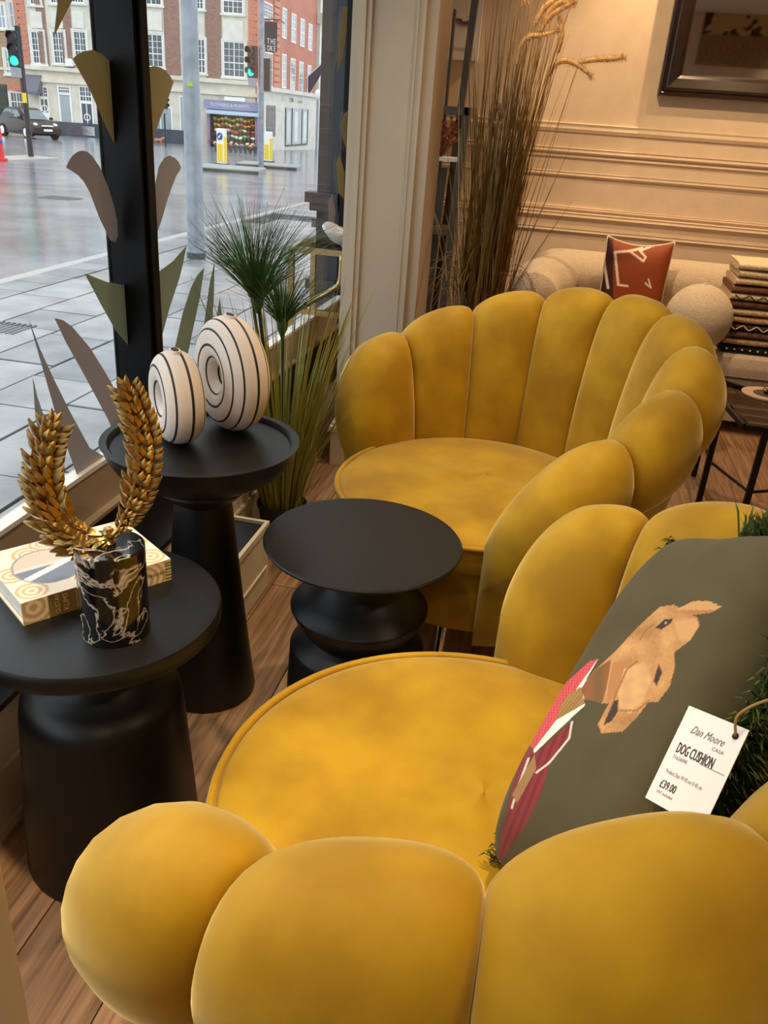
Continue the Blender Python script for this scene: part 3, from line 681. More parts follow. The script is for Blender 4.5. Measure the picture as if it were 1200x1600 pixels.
def bollard(px, label, arrow=True, rz=0, wpx=13, hpx=50):
    b = onroad(*px, .12); o = thing('keep_left_bollard', label, 'bollard', b, AZ+rz, 'traffic bollards')
    k = (hit(px[0]+1, px[1], b, Fh)-b).length; w_, h_ = wpx*k, hpx*k
    MB().box((0, 0, h_/2), (w_, w_*.75, h_)).build('shell', mat('bollard_white', (236, 236, 226), .4), o, bevel=.04)
    MB().box((0, -w_*.39, h_*.32), (w_*.72, .02, h_*.5)).build('yellow_panel', mat('bollard_yellow', (240, 200, 20), .5), o)
    MB().box((w_*.505, 0, h_*.42), (.02, w_*.6, h_*.72)).build('yellow_panel', mat('bollard_yellow', (240, 200, 20), .5), o)
    MB().box((0, 0, -.03), (w_*1.3, w_*1.2, .1)).build('foot', DK, o)
    if arrow:
        MB().lathe([(0, 0), (w_*.40, 0), (w_*.40, .02), (0, .02)], 24, (0, -w_*.385, h_*.78), M=Matrix.Rotation(R_(90), 3, 'X'), cap=False).build('blue_disc', mat('sign_blue', (36, 70, 150), .5), o)
        a = w_*.26; an = []
        for u, v in ((-.75, -.75), (.15, -.75), (-.1, -.45), (.75, .45), (.45, .75), (-.45, -.1), (-.75, .15)): an.append(Vector((u*a, -w_*.385-.032, h_*.78+v*a)))
        MB().prism(an, (0, -.006, 0)).build('arrow', WHITE, o)
    return o, b
bo1, bb1 = bollard((347, 256), 'yellow and white keep-left bollard with blue arrow disc on kerbed island', True, R_(-22))
bo2, bb2 = bollard((419, 252), 'yellow-edged white bollard beside the grey signal column', False, R_(-30), 11, 42)
def island(x0, x1, y, label):
    a = onroad(x0, y); b = onroad(x1, y); c = (a+b)/2; L = (b-a).length; o = thing('traffic_island', label, 'traffic island', c, AZ)
    MB().box((0, .9, .02), (L, 2.2, .3)).build('slab', mat('island_concrete', (150, 150, 146), .6), o, bevel=.05); MB().box((0, -.22, -.02), (L*1.02, .14, .28)).build('kerb_edge', mat('mossy_kerb', (70, 72, 62), .7), o)
island(319, 383, 269, 'small kerbed traffic island under the keep-left bollard'); island(391, 441, 263, 'small kerbed traffic island under the grey signal column')
a = onroad(-30, 252); b = onroad(88, 251)
ki = thing('refuge_kerb', 'low pale kerb of the road refuge at the black traffic light foot', 'kerb', (a+b)/2, math.atan2((b-a).y, (b-a).x)); MB().box((0, .6, .0), ((b-a).length, 1.4, .14)).build('slab', mat('granite_kerb', (150, 146, 140), .4), ki, bevel=.03)
rp = onroad(-1, 252); ro = thing('red_post', 'red roadside post cut by the left picture edge', 'post', rp); RD = mat('signal_red', (206, 40, 48), .5)
MB().lathe([(0, 0), (.3, 0), (.3, .1), (.2, .14), (.18, 1.1), (.16, 1.2), (0, 1.25)], 20, cap=False).build('post_body', RD, ro, smooth=40); MB().lathe([(.19, .6), (.195, .6), (.19, .72)], 20).build('blue_band', mat('sign_blue', (36, 70, 150), .5), ro)
fpo = onroad(494, 243); lo_ = thing('street_lamp', 'slim pale lamp standard at the end of the red terrace', 'lamp post', fpo)
MB().tube([(0, 0, 0), (0, 0, 4.2)], .1, 8).build('column', GREYP, lo_); MB().sphere((0, 0, 4.6), .28, 12, 8, sc=(1, 1, 1.5)).build('globe', WHITE, lo_, smooth=180)
dg = onroad(248, 226); d_ = thing('small_dog', 'small ginger dog standing by the far navy plinth', 'dog', dg, AZ); DGM = mat('ginger_fur', (196, 128, 84), .9)
MB().tube([(-.35, 0, .33), (-.2, 0, .36), (.05, 0, .35), (.25, 0, .37), (.33, 0, .48), (.42, 0, .52), (.55, 0, .49)], [.06, .11, .1, .12, .09, .09, .04], 8).build('body', DGM, d_, smooth=180)
for lx in (-.24, .22):
    for ly in (-.06, .06): MB().tube([(lx, ly, .3), (lx-.03, ly, .16), (lx, ly, 0)], [.045, .03, .025], 6).build('leg', DGM, d_, smooth=180)
MB().tube([(-.34, 0, .36), (-.45, 0, .48)], [.03, .012], 6).build('tail', DGM, d_)

# ---- parked car
cp = onroad(47, 215.5); car = thing('car', 'small black hatchback parked before the stone building', 'car', cp)
k = (hit(48, 213, cp, Fh)-hit(47, 213, cp, Fh)).length; sc_ = 42*k/1.53; car.scale = (sc_,)*3; car.rotation_euler = (0, 0, AZ+R_(-38))
CARB = mat('car_black', (14, 15, 18), .3, spec=.4); CGL = mat('car_glass', (86, 104, 112), .06, spec=.8)
side = [(-1.9, .3), (-1.95, .62), (-1.9, .9), (-1.72, 1.02), (-.2, .98), (.75, .98), (1.25, .93), (1.75, .8), (1.93, .6), (1.93, .32), (1.7, .22), (-1.75, .22)]
rows = []
for y_, s_ in ((-.86, .94), (-.84, 1), (-.5, 1.01), (0, 1.02), (.5, 1.01), (.84, 1), (.86, .94)):
    rows.append([(x*s_ if abs(x) > 1 else x, y_, .55+(z-.55)*(s_ if z > .5 else 1)) for x, z in side])
b_ = MB().grid(rows, closed=True); n_ = len(side); b_.f += [tuple(range(n_)), tuple(range(6*n_, 7*n_))]; b_.mi += [0, 0]
body = b_.build('body', CARB, car, smooth=40)
cab = [(-1.75, .98), (-1.5, 1.4), (-.95, 1.53), (-.1, 1.54), (.3, 1.46), (1.0, .96)]
rows = []
for y_, s_, zz in ((-.8, 1, .0), (-.62, .86, 1), (.62, .86, 1), (.8, 1, 0)):
    rows.append([(x*(s_ if zz else 1), y_, (z if zz else min(z, 1.0))) for x, z in cab])
b_ = MB().grid(rows); MB_ = b_.build('cabin', CARB, car, smooth=30)
for sy in (-1, 1):
    MB().add([(-1.35, sy*.78, 1.02), (-.42, sy*.79, 1.02), (-.42, sy*.665, 1.42), (-1.2, sy*.67, 1.4)], [(0, 1, 2, 3)]).build('side_window', CGL, car)
    MB().add([(-.34, sy*.79, 1.02), (.72, sy*.79, 1.02), (.2, sy*.67, 1.4), (-.34, sy*.665, 1.42)], [(0, 1, 2, 3)]).build('side_window', CGL, car)
    MB().box((.75, sy*.93, 1.05), (.16, .16, .13)).build('wing_mirror', CARB, car, bevel=.03)
    MB().sphere((1.72, sy*.58, .74), .16, 10, 6, sc=(.8, 1, .7)).build('headlight', mat('headlamp', (220, 224, 226), .15), car, smooth=180)
    for wx in (-1.25, 1.22):
        wh = MB().lathe([(.0, -.1), (.2, -.1), (.32, -.1), (.33, -.06), (.33, .06), (.32, .1), (0, .1)], 24, (wx, sy*.8, .33), M=Matrix.Rotation(R_(90), 3, 'X'), cap=False).build('wheel', mat('tyre', (22, 22, 24), .8), car, smooth=40)
        MB().lathe([(0, -.01), (.2, -.01), (.21, .01), (0, .02)], 12, (wx, sy*.91, .33), M=Matrix.Rotation(R_(90), 3, 'X'), cap=False).build('hub_cap', CHROME, wh)
MB().add([(.96, -.68, 1.0), (.96, .68, 1.0), (.33, .52, 1.44), (.33, -.52, 1.44)], [(0, 1, 2, 3)]).build('windscreen', CGL, car)
for v in bpy.data.objects[car.children[-1].name].data.vertices: v.co.x += .05
MB().box((1.97, 0, .5), (.03, .5, .11)).build('number_plate', WHITE, car); MB().box((1.94, 0, .72), (.05, .7, .06)).build('grille_bar', CHROME, car)

# ---- outside pilasters of the shopfront
op = tag(MB().box2((ony(500, 150, 4.35).x, 4.35, -.42), (-1.16, 4.75, 3)).build('trim_2', DARKG), kind='structure')
xl = ony(500, 150, 4.35).x
for z0, z1, d in ((.98, 1.03, .05), (.94, .98, .03), (.86, .9, .02), (.55, .6, .04), (.5, .55, .02), (-.42, .5, .02)):
    MB().box2((xl-d, 4.35-d, z0), (-1.16, 4.4, z1)).build('pilaster_moulding', DARKG, op)
# ================================================================ WINDOW DECALS AND MODELLED REFLECTIONS
def vinyl(name, rgb):
    m = bpy.data.materials.new(name); m.use_nodes = True; nt = m.node_tree; b = nt.nodes['Principled BSDF']
    b.inputs['Base Color'].default_value = (*lin(rgb), 1); b.inputs['Roughness'].default_value = .45
    b.inputs['Alpha'].default_value = .93; b.inputs['Transmission Weight'].default_value = 0.
    tr = nt.nodes.new('ShaderNodeBsdfTranslucent'); tr.inputs[0].default_value = (*lin(rgb), 1); mx = nt.nodes.new('ShaderNodeMixShader'); mx.inputs[0].default_value = .42; out = nt.nodes['Material Output']
    nt.links.new(b.outputs[0], mx.inputs[1]); nt.links.new(tr.outputs[0], mx.inputs[2]); nt.links.new(mx.outputs[0], out.inputs[0])
    MATS[name] = m; return m
VGOLD = vinyl('gold_vinyl', (180, 166, 124)); VGREY = vinyl('taupe_vinyl', (178, 170, 166)); VGREEN = vinyl('sage_vinyl', (160, 168, 146)); VMIST = vinyl('misty_vinyl', (172, 180, 176))
DECALS = [
    ('gold pointed petal decal at the top left of the window', VGOLD, [(84, 57), (87, 30), (90, 0), (95, -50), (140, -50), (113, 0), (100, 25)]),
    ('large gold fan-shaped petal decal left of the black mullion', VGOLD, [(113, 92), (121, 85), (130, 80), (145, 78), (160, 85), (180, 105), (192, 122), (198, 160), (203, 250), (190, 240), (180, 228), (160, 185), (140, 140)]),
    ('gold fan-shaped petal decal right of the black mullion', VGOLD, [(222, 110), (229, 106), (240, 103), (250, 105), (258, 110), (265, 118), (271, 128), (262, 155), (250, 185), (240, 215), (234, 230), (226, 220)]),
    ('taupe curled petal decal left of the black mullion', VGREY, [(103, 262), (107, 252), (113, 243), (121, 237), (128, 235), (136, 237), (143, 243), (155, 260), (168, 290), (177, 318), (183, 345), (184, 368), (180, 379), (172, 375), (155, 340), (140, 300), (131, 284), (122, 274), (112, 267)]),
    ('taupe curled petal decal right of the black mullion', VGREY, [(283, 262), (278, 252), (272, 246), (264, 243), (256, 247), (248, 260), (243, 285), (240, 320), (241, 350), (245, 364), (252, 345), (262, 310), (268, 293), (275, 275)]),
    ('broad sage leaf decal pointing up left across the outer post', VGREEN, [(132, 427), (165, 440), (190, 445), (218, 442), (224, 480), (226, 520), (222, 552), (214, 552), (203, 543), (180, 515), (160, 480)]),
    ('broad sage leaf decal pointing up right beside the mullion', VGREEN, [(238, 430), (246, 426), (270, 408), (291, 384), (286, 410), (280, 435), (265, 480), (252, 528), (240, 520)]),
    ('long grey blade decal rising from the sill at left', VGREY, [(45, 500), (62, 545), (85, 595), (110, 645), (140, 700), (163, 713), (120, 742), (105, 700), (85, 640), (65, 570)]),
    ('curved grey blade decal behind the tall pedestal table', VGREY, [(85, 497), (98, 500), (112, 510), (140, 543), (165, 583), (190, 628), (215, 678), (184, 690), (167, 652), (130, 583), (103, 535)]),
    ('short pale blade decal at the far left by the wreath tip', VMIST, [(51, 590), (58, 620), (70, 655), (82, 690), (64, 700), (55, 650)]),
    ('slim sage blade decal just right of the mullion foot', VGREEN, [(319, 418), (308, 430), (298, 450), (285, 490), (272, 548), (290, 570), (300, 520), (312, 465)]),
    ('narrow sage blade decal above the larger striped vase', VGREEN, [(335, 409), (328, 440), (318, 510), (331, 512), (334, 460)]),
    ('small thin blade decal near the papyrus stems', VGREEN, [(343, 466), (340, 485), (338, 505), (347, 505), (346, 485)]),
    ('modelled reflection of a gold petal decal at the far end of the window by the pillar', VGOLD, [(544, 173), (538, 178), (534, 195), (536, 215), (540, 232), (545, 246), (546, 200)]),  # from here down: reflections of decals, modelled as vinyl shapes on the glass
    ('lower modelled reflection of a gold petal decal at the far end of the window', VGOLD, [(531, 241), (526, 255), (527, 275), (530, 300), (537, 312), (538, 270)]),
    ('small modelled reflection of a taupe petal decal low at the far end of the window', VGREY, [(519, 303), (513, 318), (514, 345), (522, 362), (524, 330)]),
    ('modelled reflection of a long thin gold petal decal high at the far end of the window', VGOLD, [(537, 10), (532, 50), (529, 90), (527, 112), (535, 90), (541, 50), (543, 10)])]
for lab, m_, poly in DECALS:
    X = GX+.0045; p3 = [onx(x, y, X) for x, y in poly]; c = sum(p3, Vector())/len(p3)
    o = MB().prism([p-c for p in p3], (.0008, 0, 0)).build('decal_or_reflection', m_); o.location = c; tag(o, lab, 'window decal', 'leaf decals on the window')

# ================================================================ VASES
VCREAM = mat('matt_cream_glaze', (228, 214, 200), .7, bump=(300, .04)); VLINE = mat('black_line_glaze', (30, 26, 28), .6); VIN = mat('vase_inside', (60, 50, 44), .8)
def vase(label, px, Ro, lines, n, rh=.022, b=.05):
    base = onz(*px, TVASE); cz = TVASE+Ro
    ax = n.normalized(); v_ = thing('ring_vase', label, 'vase', (base.x, base.y, TVASE), 0, 'striped ring vases')
    Rc = (Ro+rh)/2; a = (Ro-rh)/2; prof = []; mi = []; angs = []
    lw = .0026
    for ph in lines: angs += [(R_(ph)-lw/max(.03, a), 1), (R_(ph)+lw/max(.03, a), 0)]
    angs = sorted(angs); full = []
    for k in range(len(angs)):
        full.append(angs[k]); nx_ = angs[k+1][0] if k+1 < len(angs) else angs[0][0]+2*math.pi
        if angs[k][1] == 0:
            st = max(2, int((nx_-angs[k][0])/R_(9)))
            for q in range(1, st): full.append((angs[k][0]+(nx_-angs[k][0])*q/st, 0))
    full.append((angs[0][0]+2*math.pi, 1))
    for k, (an, f_) in enumerate(full):
        cx, sy_ = math.cos(an), math.sin(an); e = .88
        prof.append((Rc+a*math.copysign(abs(cx)**e, cx), b*math.copysign(abs(sy_)**e, sy_))); mi.append(f_)
    M = ax.to_track_quat('Z', 'Y').to_matrix()
    MB().lathe(prof, 96, (0, 0, Ro), mi=mi, M=M, cap=False).build('body', [VCREAM, VLINE], v_, smooth=60)
    t_ = ax.cross(Vector((0, 0, 1))).normalized()
    for nm, r1, r2, z0, m_ in (('lip', .021, .012, 2*Ro-.004, VCREAM), ('mouth', .016, .0075, 2*Ro+.0052, VIN)):
        vs = [tuple(t_*r1*math.cos(2*math.pi*k/24)+ax*r2*math.sin(2*math.pi*k/24)+Vector((0, 0, z0+(.0 if nm == 'mouth' else .008)))) for k in range(24)]
        lo = [tuple(t_*r1*1.15*math.cos(2*math.pi*k/24)+ax*r2*1.2*math.sin(2*math.pi*k/24)+Vector((0, 0, z0-.006))) for k in range(24)]
        MB().grid([lo, vs], closed=True).add(vs, [tuple(range(24))]).build(nm, m_, v_, smooth=50)
    return v_
axv = -R0*.80-Fh*.6
vase('larger cream ring vase with black concentric lines at the back of the tray top', (362, 668), .136, (-150, -112, -75, -38, -3, 30, 62, 95, 125, 160), axv, .022, .052)
vase('smaller cream ring vase with black concentric lines at the front of the tray top', (279, 689), .106, (-140, -98, -52, -8, 34, 76, 120, 160), -R0*.86-Fh*.5, .02, .046)

# ================================================================ WREATH SCULPTURE AND BOOK
def marble_mat():
    m = mat('black_marble', (16, 15, 17), .12, coat=.3); nt = m.node_tree; b = nt.nodes['Principled BSDF']
    tc = nt.nodes.new('ShaderNodeTexCoord'); n = nt.nodes.new('ShaderNodeTexNoise'); n.inputs['Scale'].default_value = 15; n.inputs['Detail'].default_value = 8; n.inputs['Distortion'].default_value = .9
    nt.links.new(tc.outputs['Object'], n.inputs['Vector']); cr = nt.nodes.new('ShaderNodeValToRGB'); e = cr.color_ramp.elements
    e[0].position = .48; e[0].color = (*lin((16, 15, 17)), 1); e[1].position = .522; e[1].color = (*lin((16, 15, 17)), 1)
    x = e.new(.5); x.color = (*lin((196, 186, 172)), 1); x = e.new(.507); x.color = (*lin((150, 138, 122)), 1)
    nt.links.new(n.outputs[0], cr.inputs[0]); nt.links.new(cr.outputs[0], b.inputs['Base Color']); return m
sb = onz(182, 984, LZ); scu = thing('wreath_sculpture', 'gold laurel wreath sculpture on a black veined marble cylinder', 'sculpture', sb)
top = hit(177, 851, sb, Fh); SH = top.z-LZ; RAD = .056
MB().lathe([(0, 0), (RAD-.001, 0), (RAD, .001), (RAD, SH-.002), (RAD-.002, SH), (0, SH)], 64, cap=False).build('marble_base', marble_mat(), scu, smooth=40)
MB().lathe([(0, SH), (.011, SH), (.011, SH+.005), (.0075, SH+.008), (.0065, SH+.018), (.009, SH+.021), (.007, SH+.03), (0, SH+.03)], 20, cap=False).build('stem', GOLD, scu, smooth=40)
def leafmesh():
    L, W, T = 1.0, .2, .1
    b = MB(); pts = []
    prof = [(0, .03), (.18, .55), (.45, 1), (.72, .75), (1, 0.02)]
    up = []; mid = []; dn = []; bk = []
    for u, w_ in prof:
        up.append((u*L, W*w_, .1*math.sin(u*2.4))); mid.append((u*L, 0, T*(.4+.6*math.sin(u*math.pi))+.1*math.sin(u*2.4))); dn.append((u*L, -W*w_, .1*math.sin(u*2.4))); bk.append((u*L, 0, -.07+.1*math.sin(u*2.4)))
    b.grid([up, mid, dn, bk, up]); ob = b.build('leaf', GOLD, smooth=50); me = ob.data; bpy.data.objects.remove(ob); return me
LEAF = leafmesh(); random.seed(3)
def branch(pxs, ws):
    pts = [hit(x, y, sb+Vector((0, 0, 0)), Fh)-sb for x, y in pxs]; path = crom(pts, 40)
    br = MB().tube(path, [.006*(1-.5*i/39) for i in range(40)], 8).build('branch', GOLD, scu, smooth=180)
    n = 25
    for i in range(n):
        u = .08+.90*i/(n-1); k = min(38, int(u*39)); p = path[k]; tg = (path[k+1]-path[max(0, k-1)]).normalized()
        side = tg.cross(-Fh).normalized(); wd = crom([(w_, 0, 0) for w_ in ws], 40)[k].x
        for s_, dep in ((1, .4), (-1, .4), (.38, 1.0), (-.38, 1.0), (0, 1.25)):
            if s_ == 0 and i % 2: continue
            o = bpy.data.objects.new('leaf', LEAF); COL.objects.link(o); o.parent = br
            d = (tg*(.82)+side*s_*.62+(-Fh)*(.18*dep)+Vector((random.uniform(-.08, .08),)*3)).normalized()
            q = d.to_track_quat('X', 'Z'); nrm = (-Fh*1.0+side*s_*.5).normalized()
            zax = (nrm-d*nrm.dot(d)).normalized(); yax = zax.cross(d); M = Matrix((d, yax, zax)).transposed().to_4x4()
            L = wd*random.uniform(.85, 1.05)*(1.0 if abs(s_) == 1 else .9)
            M = M @ Matrix.Diagonal((L, L*1.15, L*.9, 1)); M.translation = p+side*s_*wd*.22-Fh*.006*dep; o.matrix_local = M
    for s_ in (-.5, .5):   # tip leaves
        o = bpy.data.objects.new('leaf', LEAF); COL.objects.link(o); o.parent = br; tg = (path[-1]-path[-3]).normalized(); side = tg.cross(-Fh).normalized()
        d = (tg+side*s_*.5).normalized(); zax = (-Fh-d*(-Fh).dot(d)).normalized(); M = Matrix((d, zax.cross(d), zax)).transposed().to_4x4() @ Matrix.Diagonal((ws[-1]*.9,)*3+(1,)); M.translation = path[-1]; o.matrix_local = M
branch([(181, 834), (160, 845), (135, 843), (108, 830), (88, 805), (75, 770), (70, 735), (74, 700), (82, 668)], [.03, .045, .05, .048, .044, .04, .036])
branch([(181, 834), (192, 822), (205, 800), (216, 772), (224, 740), (227, 705), (222, 668), (212, 635), (202, 612)], [.012, .024, .034, .036, .036, .034, .03])
MB().tube([tuple(hit(x, y, sb, Fh)-sb) for x, y in ((170, 838), (181, 833), (193, 820), (200, 806))], .0075, 8).build('crossing_stalk', GOLD, scu, smooth=180)
# book
S0 = onz(37, 978, LZ); S1 = onz(268, 905, LZ); sv = (S1-S0); BL = sv.length; sv.normalize(); dv = Vector((-sv.y, sv.x, 0)); BT = .044; BD = .20
bk = thing('art_book', 'thick cream art book with gold patterned cover lying behind the marble base', 'book', S0, math.atan2(sv.y, sv.x))
PAGES = mat('book_pages', (236, 230, 220), .8, noise=((214, 206, 196), 200, 2, (.01, .01, 3)))
MB().box2((.006, .006, .005), (BL-.006, BD-.004, BT-.005)).build('pages', PAGES, bk)
def paint_grid(name, fn_pos, fn_col, nu, nv, material, parent):
    me = bpy.data.meshes.new(name); vs = []; cs = []
    for i in range(nu+1):
        for j in range(nv+1):
            p = fn_pos(i/nu, j/nv); vs.append(tuple(p)); cs.append(fn_col(i/nu, j/nv, p))
    fs = [(i*(nv+1)+j, (i+1)*(nv+1)+j, (i+1)*(nv+1)+j+1, i*(nv+1)+j+1) for i in range(nu) for j in range(nv)]
    me.from_pydata(vs, [], fs); at = me.color_attributes.new('print', 'FLOAT_COLOR', 'POINT')
    at.data.foreach_set('color', [c for q in cs for c in (*lin(q), 1)]); me.materials.append(material); me.shade_smooth()
    o = bpy.data.objects.new(name, me); COL.objects.link(o); o.parent = parent; return o
def inpoly(x, y, poly):
    c = False; n = len(poly); j = n-1
    for i in range(n):
        if (poly[i][1] > y) != (poly[j][1] > y) and x < (poly[j][0]-poly[i][0])*(y-poly[i][1])/(poly[j][1]-poly[i][1])+poly[i][0]: c = not c
        j = i
    return c
def near_line(x, y, pts, w_):
    for a, b in zip(pts[:-1], pts[1:]):
        dx, dy = b[0]-a[0], b[1]-a[1]; t_ = max(0, min(1, ((x-a[0])*dx+(y-a[1])*dy)/(dx*dx+dy*dy+1e-9)))
        if math.hypot(x-a[0]-t_*dx, y-a[1]-t_*dy) < w_: return True
    return False
PRINT = colour_attr_mat('printed_cover', .5); MB().box2((0, 0, 0), (BL, BD, .004)).build('back_cover', mat('cream_board', (236, 220, 198), .6), bk)
def cov(u, v, p):
    x, y = u*BL, v*BD; c = (238, 224, 204)
    for cx, cy in ((.03, .03), (.07, .16), (.13, .02), (.2, .05), (.24, .15), (.25, .03), (.16, .18), (.02, .1), (.11, .185)):   # gold scrolls
        d = math.hypot(x-cx, y-cy)
        if d < .03 and (int(d/.0055) % 2 == 0): c = (214, 178, 122)
    bx_, by_ = x-.085, y-.10
    if (bx_/.058)**2+(by_/.062)**2 < 1:
        c = (226, 206, 196) if by_ > .0 else (112, 122, 140)
        if by_ > .012 and (int(x*260)+int(y*240)) % 2: c = (220, 176, 150)
        if -.02 < by_-bx_*.4 < -.004: c = (240, 232, 224)
    elif (bx_/.062)**2+(by_/.066)**2 < 1: c = (150, 140, 138)
    if x > .19 and y > .08 and (int(x*90)+int(y*70)) % 5 == 0: c = (150, 196, 196) if (int(x*90)) % 2 else (232, 200, 150)
    return c
paint_grid('front_cover', lambda u, v: Vector((u*BL, v*BD, BT+.0002)), cov, 140, 100, PRINT, bk)
MB().box2((0, 0, BT-.004), (BL, BD, BT)).build('cover_board', mat('cream_board', (236, 220, 198), .6), bk)
def spc(u, v, p):
    x, z = u*BL, v*BT; c = (234, 214, 186)
    if .045 < x < .125: c = (132, 100, 44)
    elif .125 < x < .15: c = (150, 40, 50) if math.hypot(x-.137, z-.02) < .011 else (222, 198, 168)
    elif x > BL-.07:
        d = math.hypot(x-(BL-.055), z-.012)
        if int(d/.006) % 2 == 0: c = (206, 164, 104)
        if x > BL-.012: c = (92, 110, 70) if int(z*300) % 2 else (220, 190, 120)
    elif x < .045:
        d = math.hypot(x-.02, z-.03); c = (206, 166, 98) if int(d/.007) % 2 == 0 else c
    return c
paint_grid('spine', lambda u, v: Vector((u*BL, -.0006, v*BT)), spc, 140, 24, PRINT, bk)
GOLDINK = mat('pale_gold_ink', (228, 206, 150), .5)
MT = Matrix.Rotation(R_(90), 4, 'X')
def spine_text(t_, x, z, s_, xs_=1., m_=GOLDINK): text_obj('spine_lettering', t_, s_, Matrix.Translation((x, -.0012, z)) @ MT, m_, bk, xs_)
def spine_text_v(t_, x, z, s_, xs_=1., m_=GOLDINK): text_obj('spine_lettering', t_, s_, Matrix.Translation((x, -.0012, z)) @ MT @ Matrix.Rotation(R_(90), 4, 'Z'), m_, bk, xs_)
spine_text_v('GUSTAV', .064, .004, .0125, .8); spine_text_v('KLIMT', .079, .006, .0135, .95)
spine_text_v('DRAWINGS', .098, .005, .007, .95); spine_text_v('AND', .107, .005, .007, .95); spine_text_v('PAINTINGS', .117, .005, .007, .95)
spine_text('TASCHEN', BL-.05, .018, .009, 1., INK)

# ================================================================ DOG CUSHION AND TAG
import mathutils
def ptray(px, t_): d = ray(*px).normalized(); return CAM+d*t_
T1 = onz(778, 1345, .485); T2 = ptray((1064, 852), 1.33)
E1 = (T2-T1); L1 = E1.length; E1.normalize(); E2 = Vector((.4, -.74, 0)); E2.z = -(E1.x*E2.x+E1.y*E2.y)/E1.z; E2.normalize(); L2 = .31
NN = E1.cross(E2).normalized()
if NN.z < 0: NN = -NN
cu = thing('dog_cushion', 'olive velvet cushion printed with a dog in a red coat, on the near armchair', 'cushion', T1)
def cushion_pos(a, b, s_):
    ea = (1-(2*a-1)**4); eb = (1-(2*b-1)**4); h = .085*(max(0, ea*eb))**.55
    pin = .022; aa = a+pin*math.sin(2*math.pi*a)*(-(1-eb))*1.0; bb = b+pin*math.sin(2*math.pi*b)*(-(1-ea))
    cu_ = .035; aa = .5+(aa-.5)*(1-cu_*(1-(2*b-1)**2)*0); 
    w_ = .0025*math.sin(14*b+5*a)*(1-ea) + .004*math.sin(9*a+21*b)*max(0, a-.55)*2*ea
    return E1*(aa*L1)+E2*(bb*L2)+NN*(s_*(h+w_*(h > .01)))
OL = (76, 69, 42)
HEAD = [(907, 1077), (929, 1047), (965, 1014), (995, 981), (1031, 948), (1053, 945), (1090, 965), (1092, 978), (1079, 1000), (1053, 1020), (1055, 1040), (1046, 1073), (1028, 1097), (1013, 1097), (995, 1121), (973, 1143), (940, 1146), (934, 1132), (951, 1099), (936, 1099), (914, 1091)]
EAR = [(1057, 952), (1083, 939), (1108, 939), (1127, 948), (1112, 957), (1083, 961)]
NECK = [(907, 1077), (932, 1045), (955, 1030), (948, 1075), (940, 1100), (914, 1092)]
EYE = [(1024, 981), (1039, 967), (1051, 967), (1048, 974), (1033, 984)]
NOSE = [(1029, 1038), (1035, 1050), (1026, 1072), (1021, 1064)]
MOUTH = [(943, 1132), (960, 1095), (966, 1093), (965, 1113), (954, 1128)]
JOWL = [(975, 1045), (1005, 1035), (1018, 1060), (1005, 1095), (985, 1115), (968, 1105), (965, 1080)]
REDB_ = [(921, 1033), (934, 1030), (907, 1073), (870, 1124), (835, 1172), (819, 1157), (852, 1106), (885, 1066)]
WLAP = [(934, 1030), (910, 1073), (914, 1102), (870, 1143), (835, 1177), (833, 1172), (870, 1124), (903, 1073)]
CRAV = [(881, 1091), (907, 1073), (914, 1099), (868, 1126)]
COAT = [(894, 1128), (890, 1154), (859, 1190), (848, 1234), (819, 1293), (775, 1356), (786, 1297), (800, 1234), (819, 1161), (835, 1179)]
HAND = [(835, 1179), (838, 1201), (808, 1255), (800, 1242)]
def dogcol(a, b, p):
    x, y = proj(p+T1)
    n1 = 2.5*mathutils.noise.noise(Vector((x*.02, y*.02, 1)))
    c = tuple(v*(1+.03*n1) for v in OL)
    if inpoly(x, y, COAT): c = (134, 40, 50) if math.sin((x+y*.4)*.5) > -.3 else (112, 28, 40)
    if near_line(x, y, [(894, 1128), (889, 1154), (858, 1192), (838, 1207)], 1.6) or near_line(x, y, [(826, 1185), (806, 1240), (800, 1262)], 1.8): c = (214, 206, 196)
    if inpoly(x, y, REDB_): c = (196, 56, 66) if (int((x+y)*.22)+int((x-y)*.22)) % 2 else (214, 92, 96)
    if inpoly(x, y, WLAP): c = (232, 228, 220)
    if inpoly(x, y, CRAV): c = (168, 132, 74) if math.sin(x*1.1)*math.sin(y*.9) > 0 else (140, 104, 54)
    if inpoly(x, y, HAND): c = (156, 120, 74)
    if inpoly(x, y, HEAD): 
        k = .5+.9*mathutils.noise.noise(Vector((x*.035, y*.035, 3)))+.35*mathutils.noise.noise(Vector((x*.16+y*.1, y*.16-x*.1, 7))); c = (204-34*k, 156-34*k, 98-26*k)
    if inpoly(x, y, NECK): c = (128+14*math.sin(x*.2), 86, 48)
    if inpoly(x, y, [(958, 1035), (990, 1030), (975, 1048), (962, 1085), (948, 1100), (950, 1070)]): c = (176, 124, 72)
    if inpoly(x, y, [(1053, 972), (1090, 966), (1092, 978), (1078, 1000), (1062, 1000)]): c = (200, 154, 100)
    if inpoly(x, y, EAR): c = (196, 150, 98) if y < 953 else (172, 118, 72)
    if inpoly(x, y, JOWL): kk_ = mathutils.noise.noise(Vector((x*.07, y*.07, 4))); c = (206+14*kk_, 162+14*kk_, 108)
    if near_line(x, y, [(945, 1132), (962, 1085), (980, 1045), (996, 1033)], 1.6) or near_line(x, y, [(968, 1110), (995, 1110), (1013, 1095)], 1.5) or near_line(x, y, [(1000, 1000), (1008, 985), (1022, 975)], 1.5): c = (158, 108, 62)
    for P_ in (EYE, NOSE, MOUTH):
        if inpoly(x, y, P_): c = (62, 46, 36)
    if math.hypot(x-1040, y-973) < 2.2: c = (150, 150, 150)
    return c
CPRINT = colour_attr_mat('printed_olive_velvet', .8, sheen=.3, bump=(700, .08))
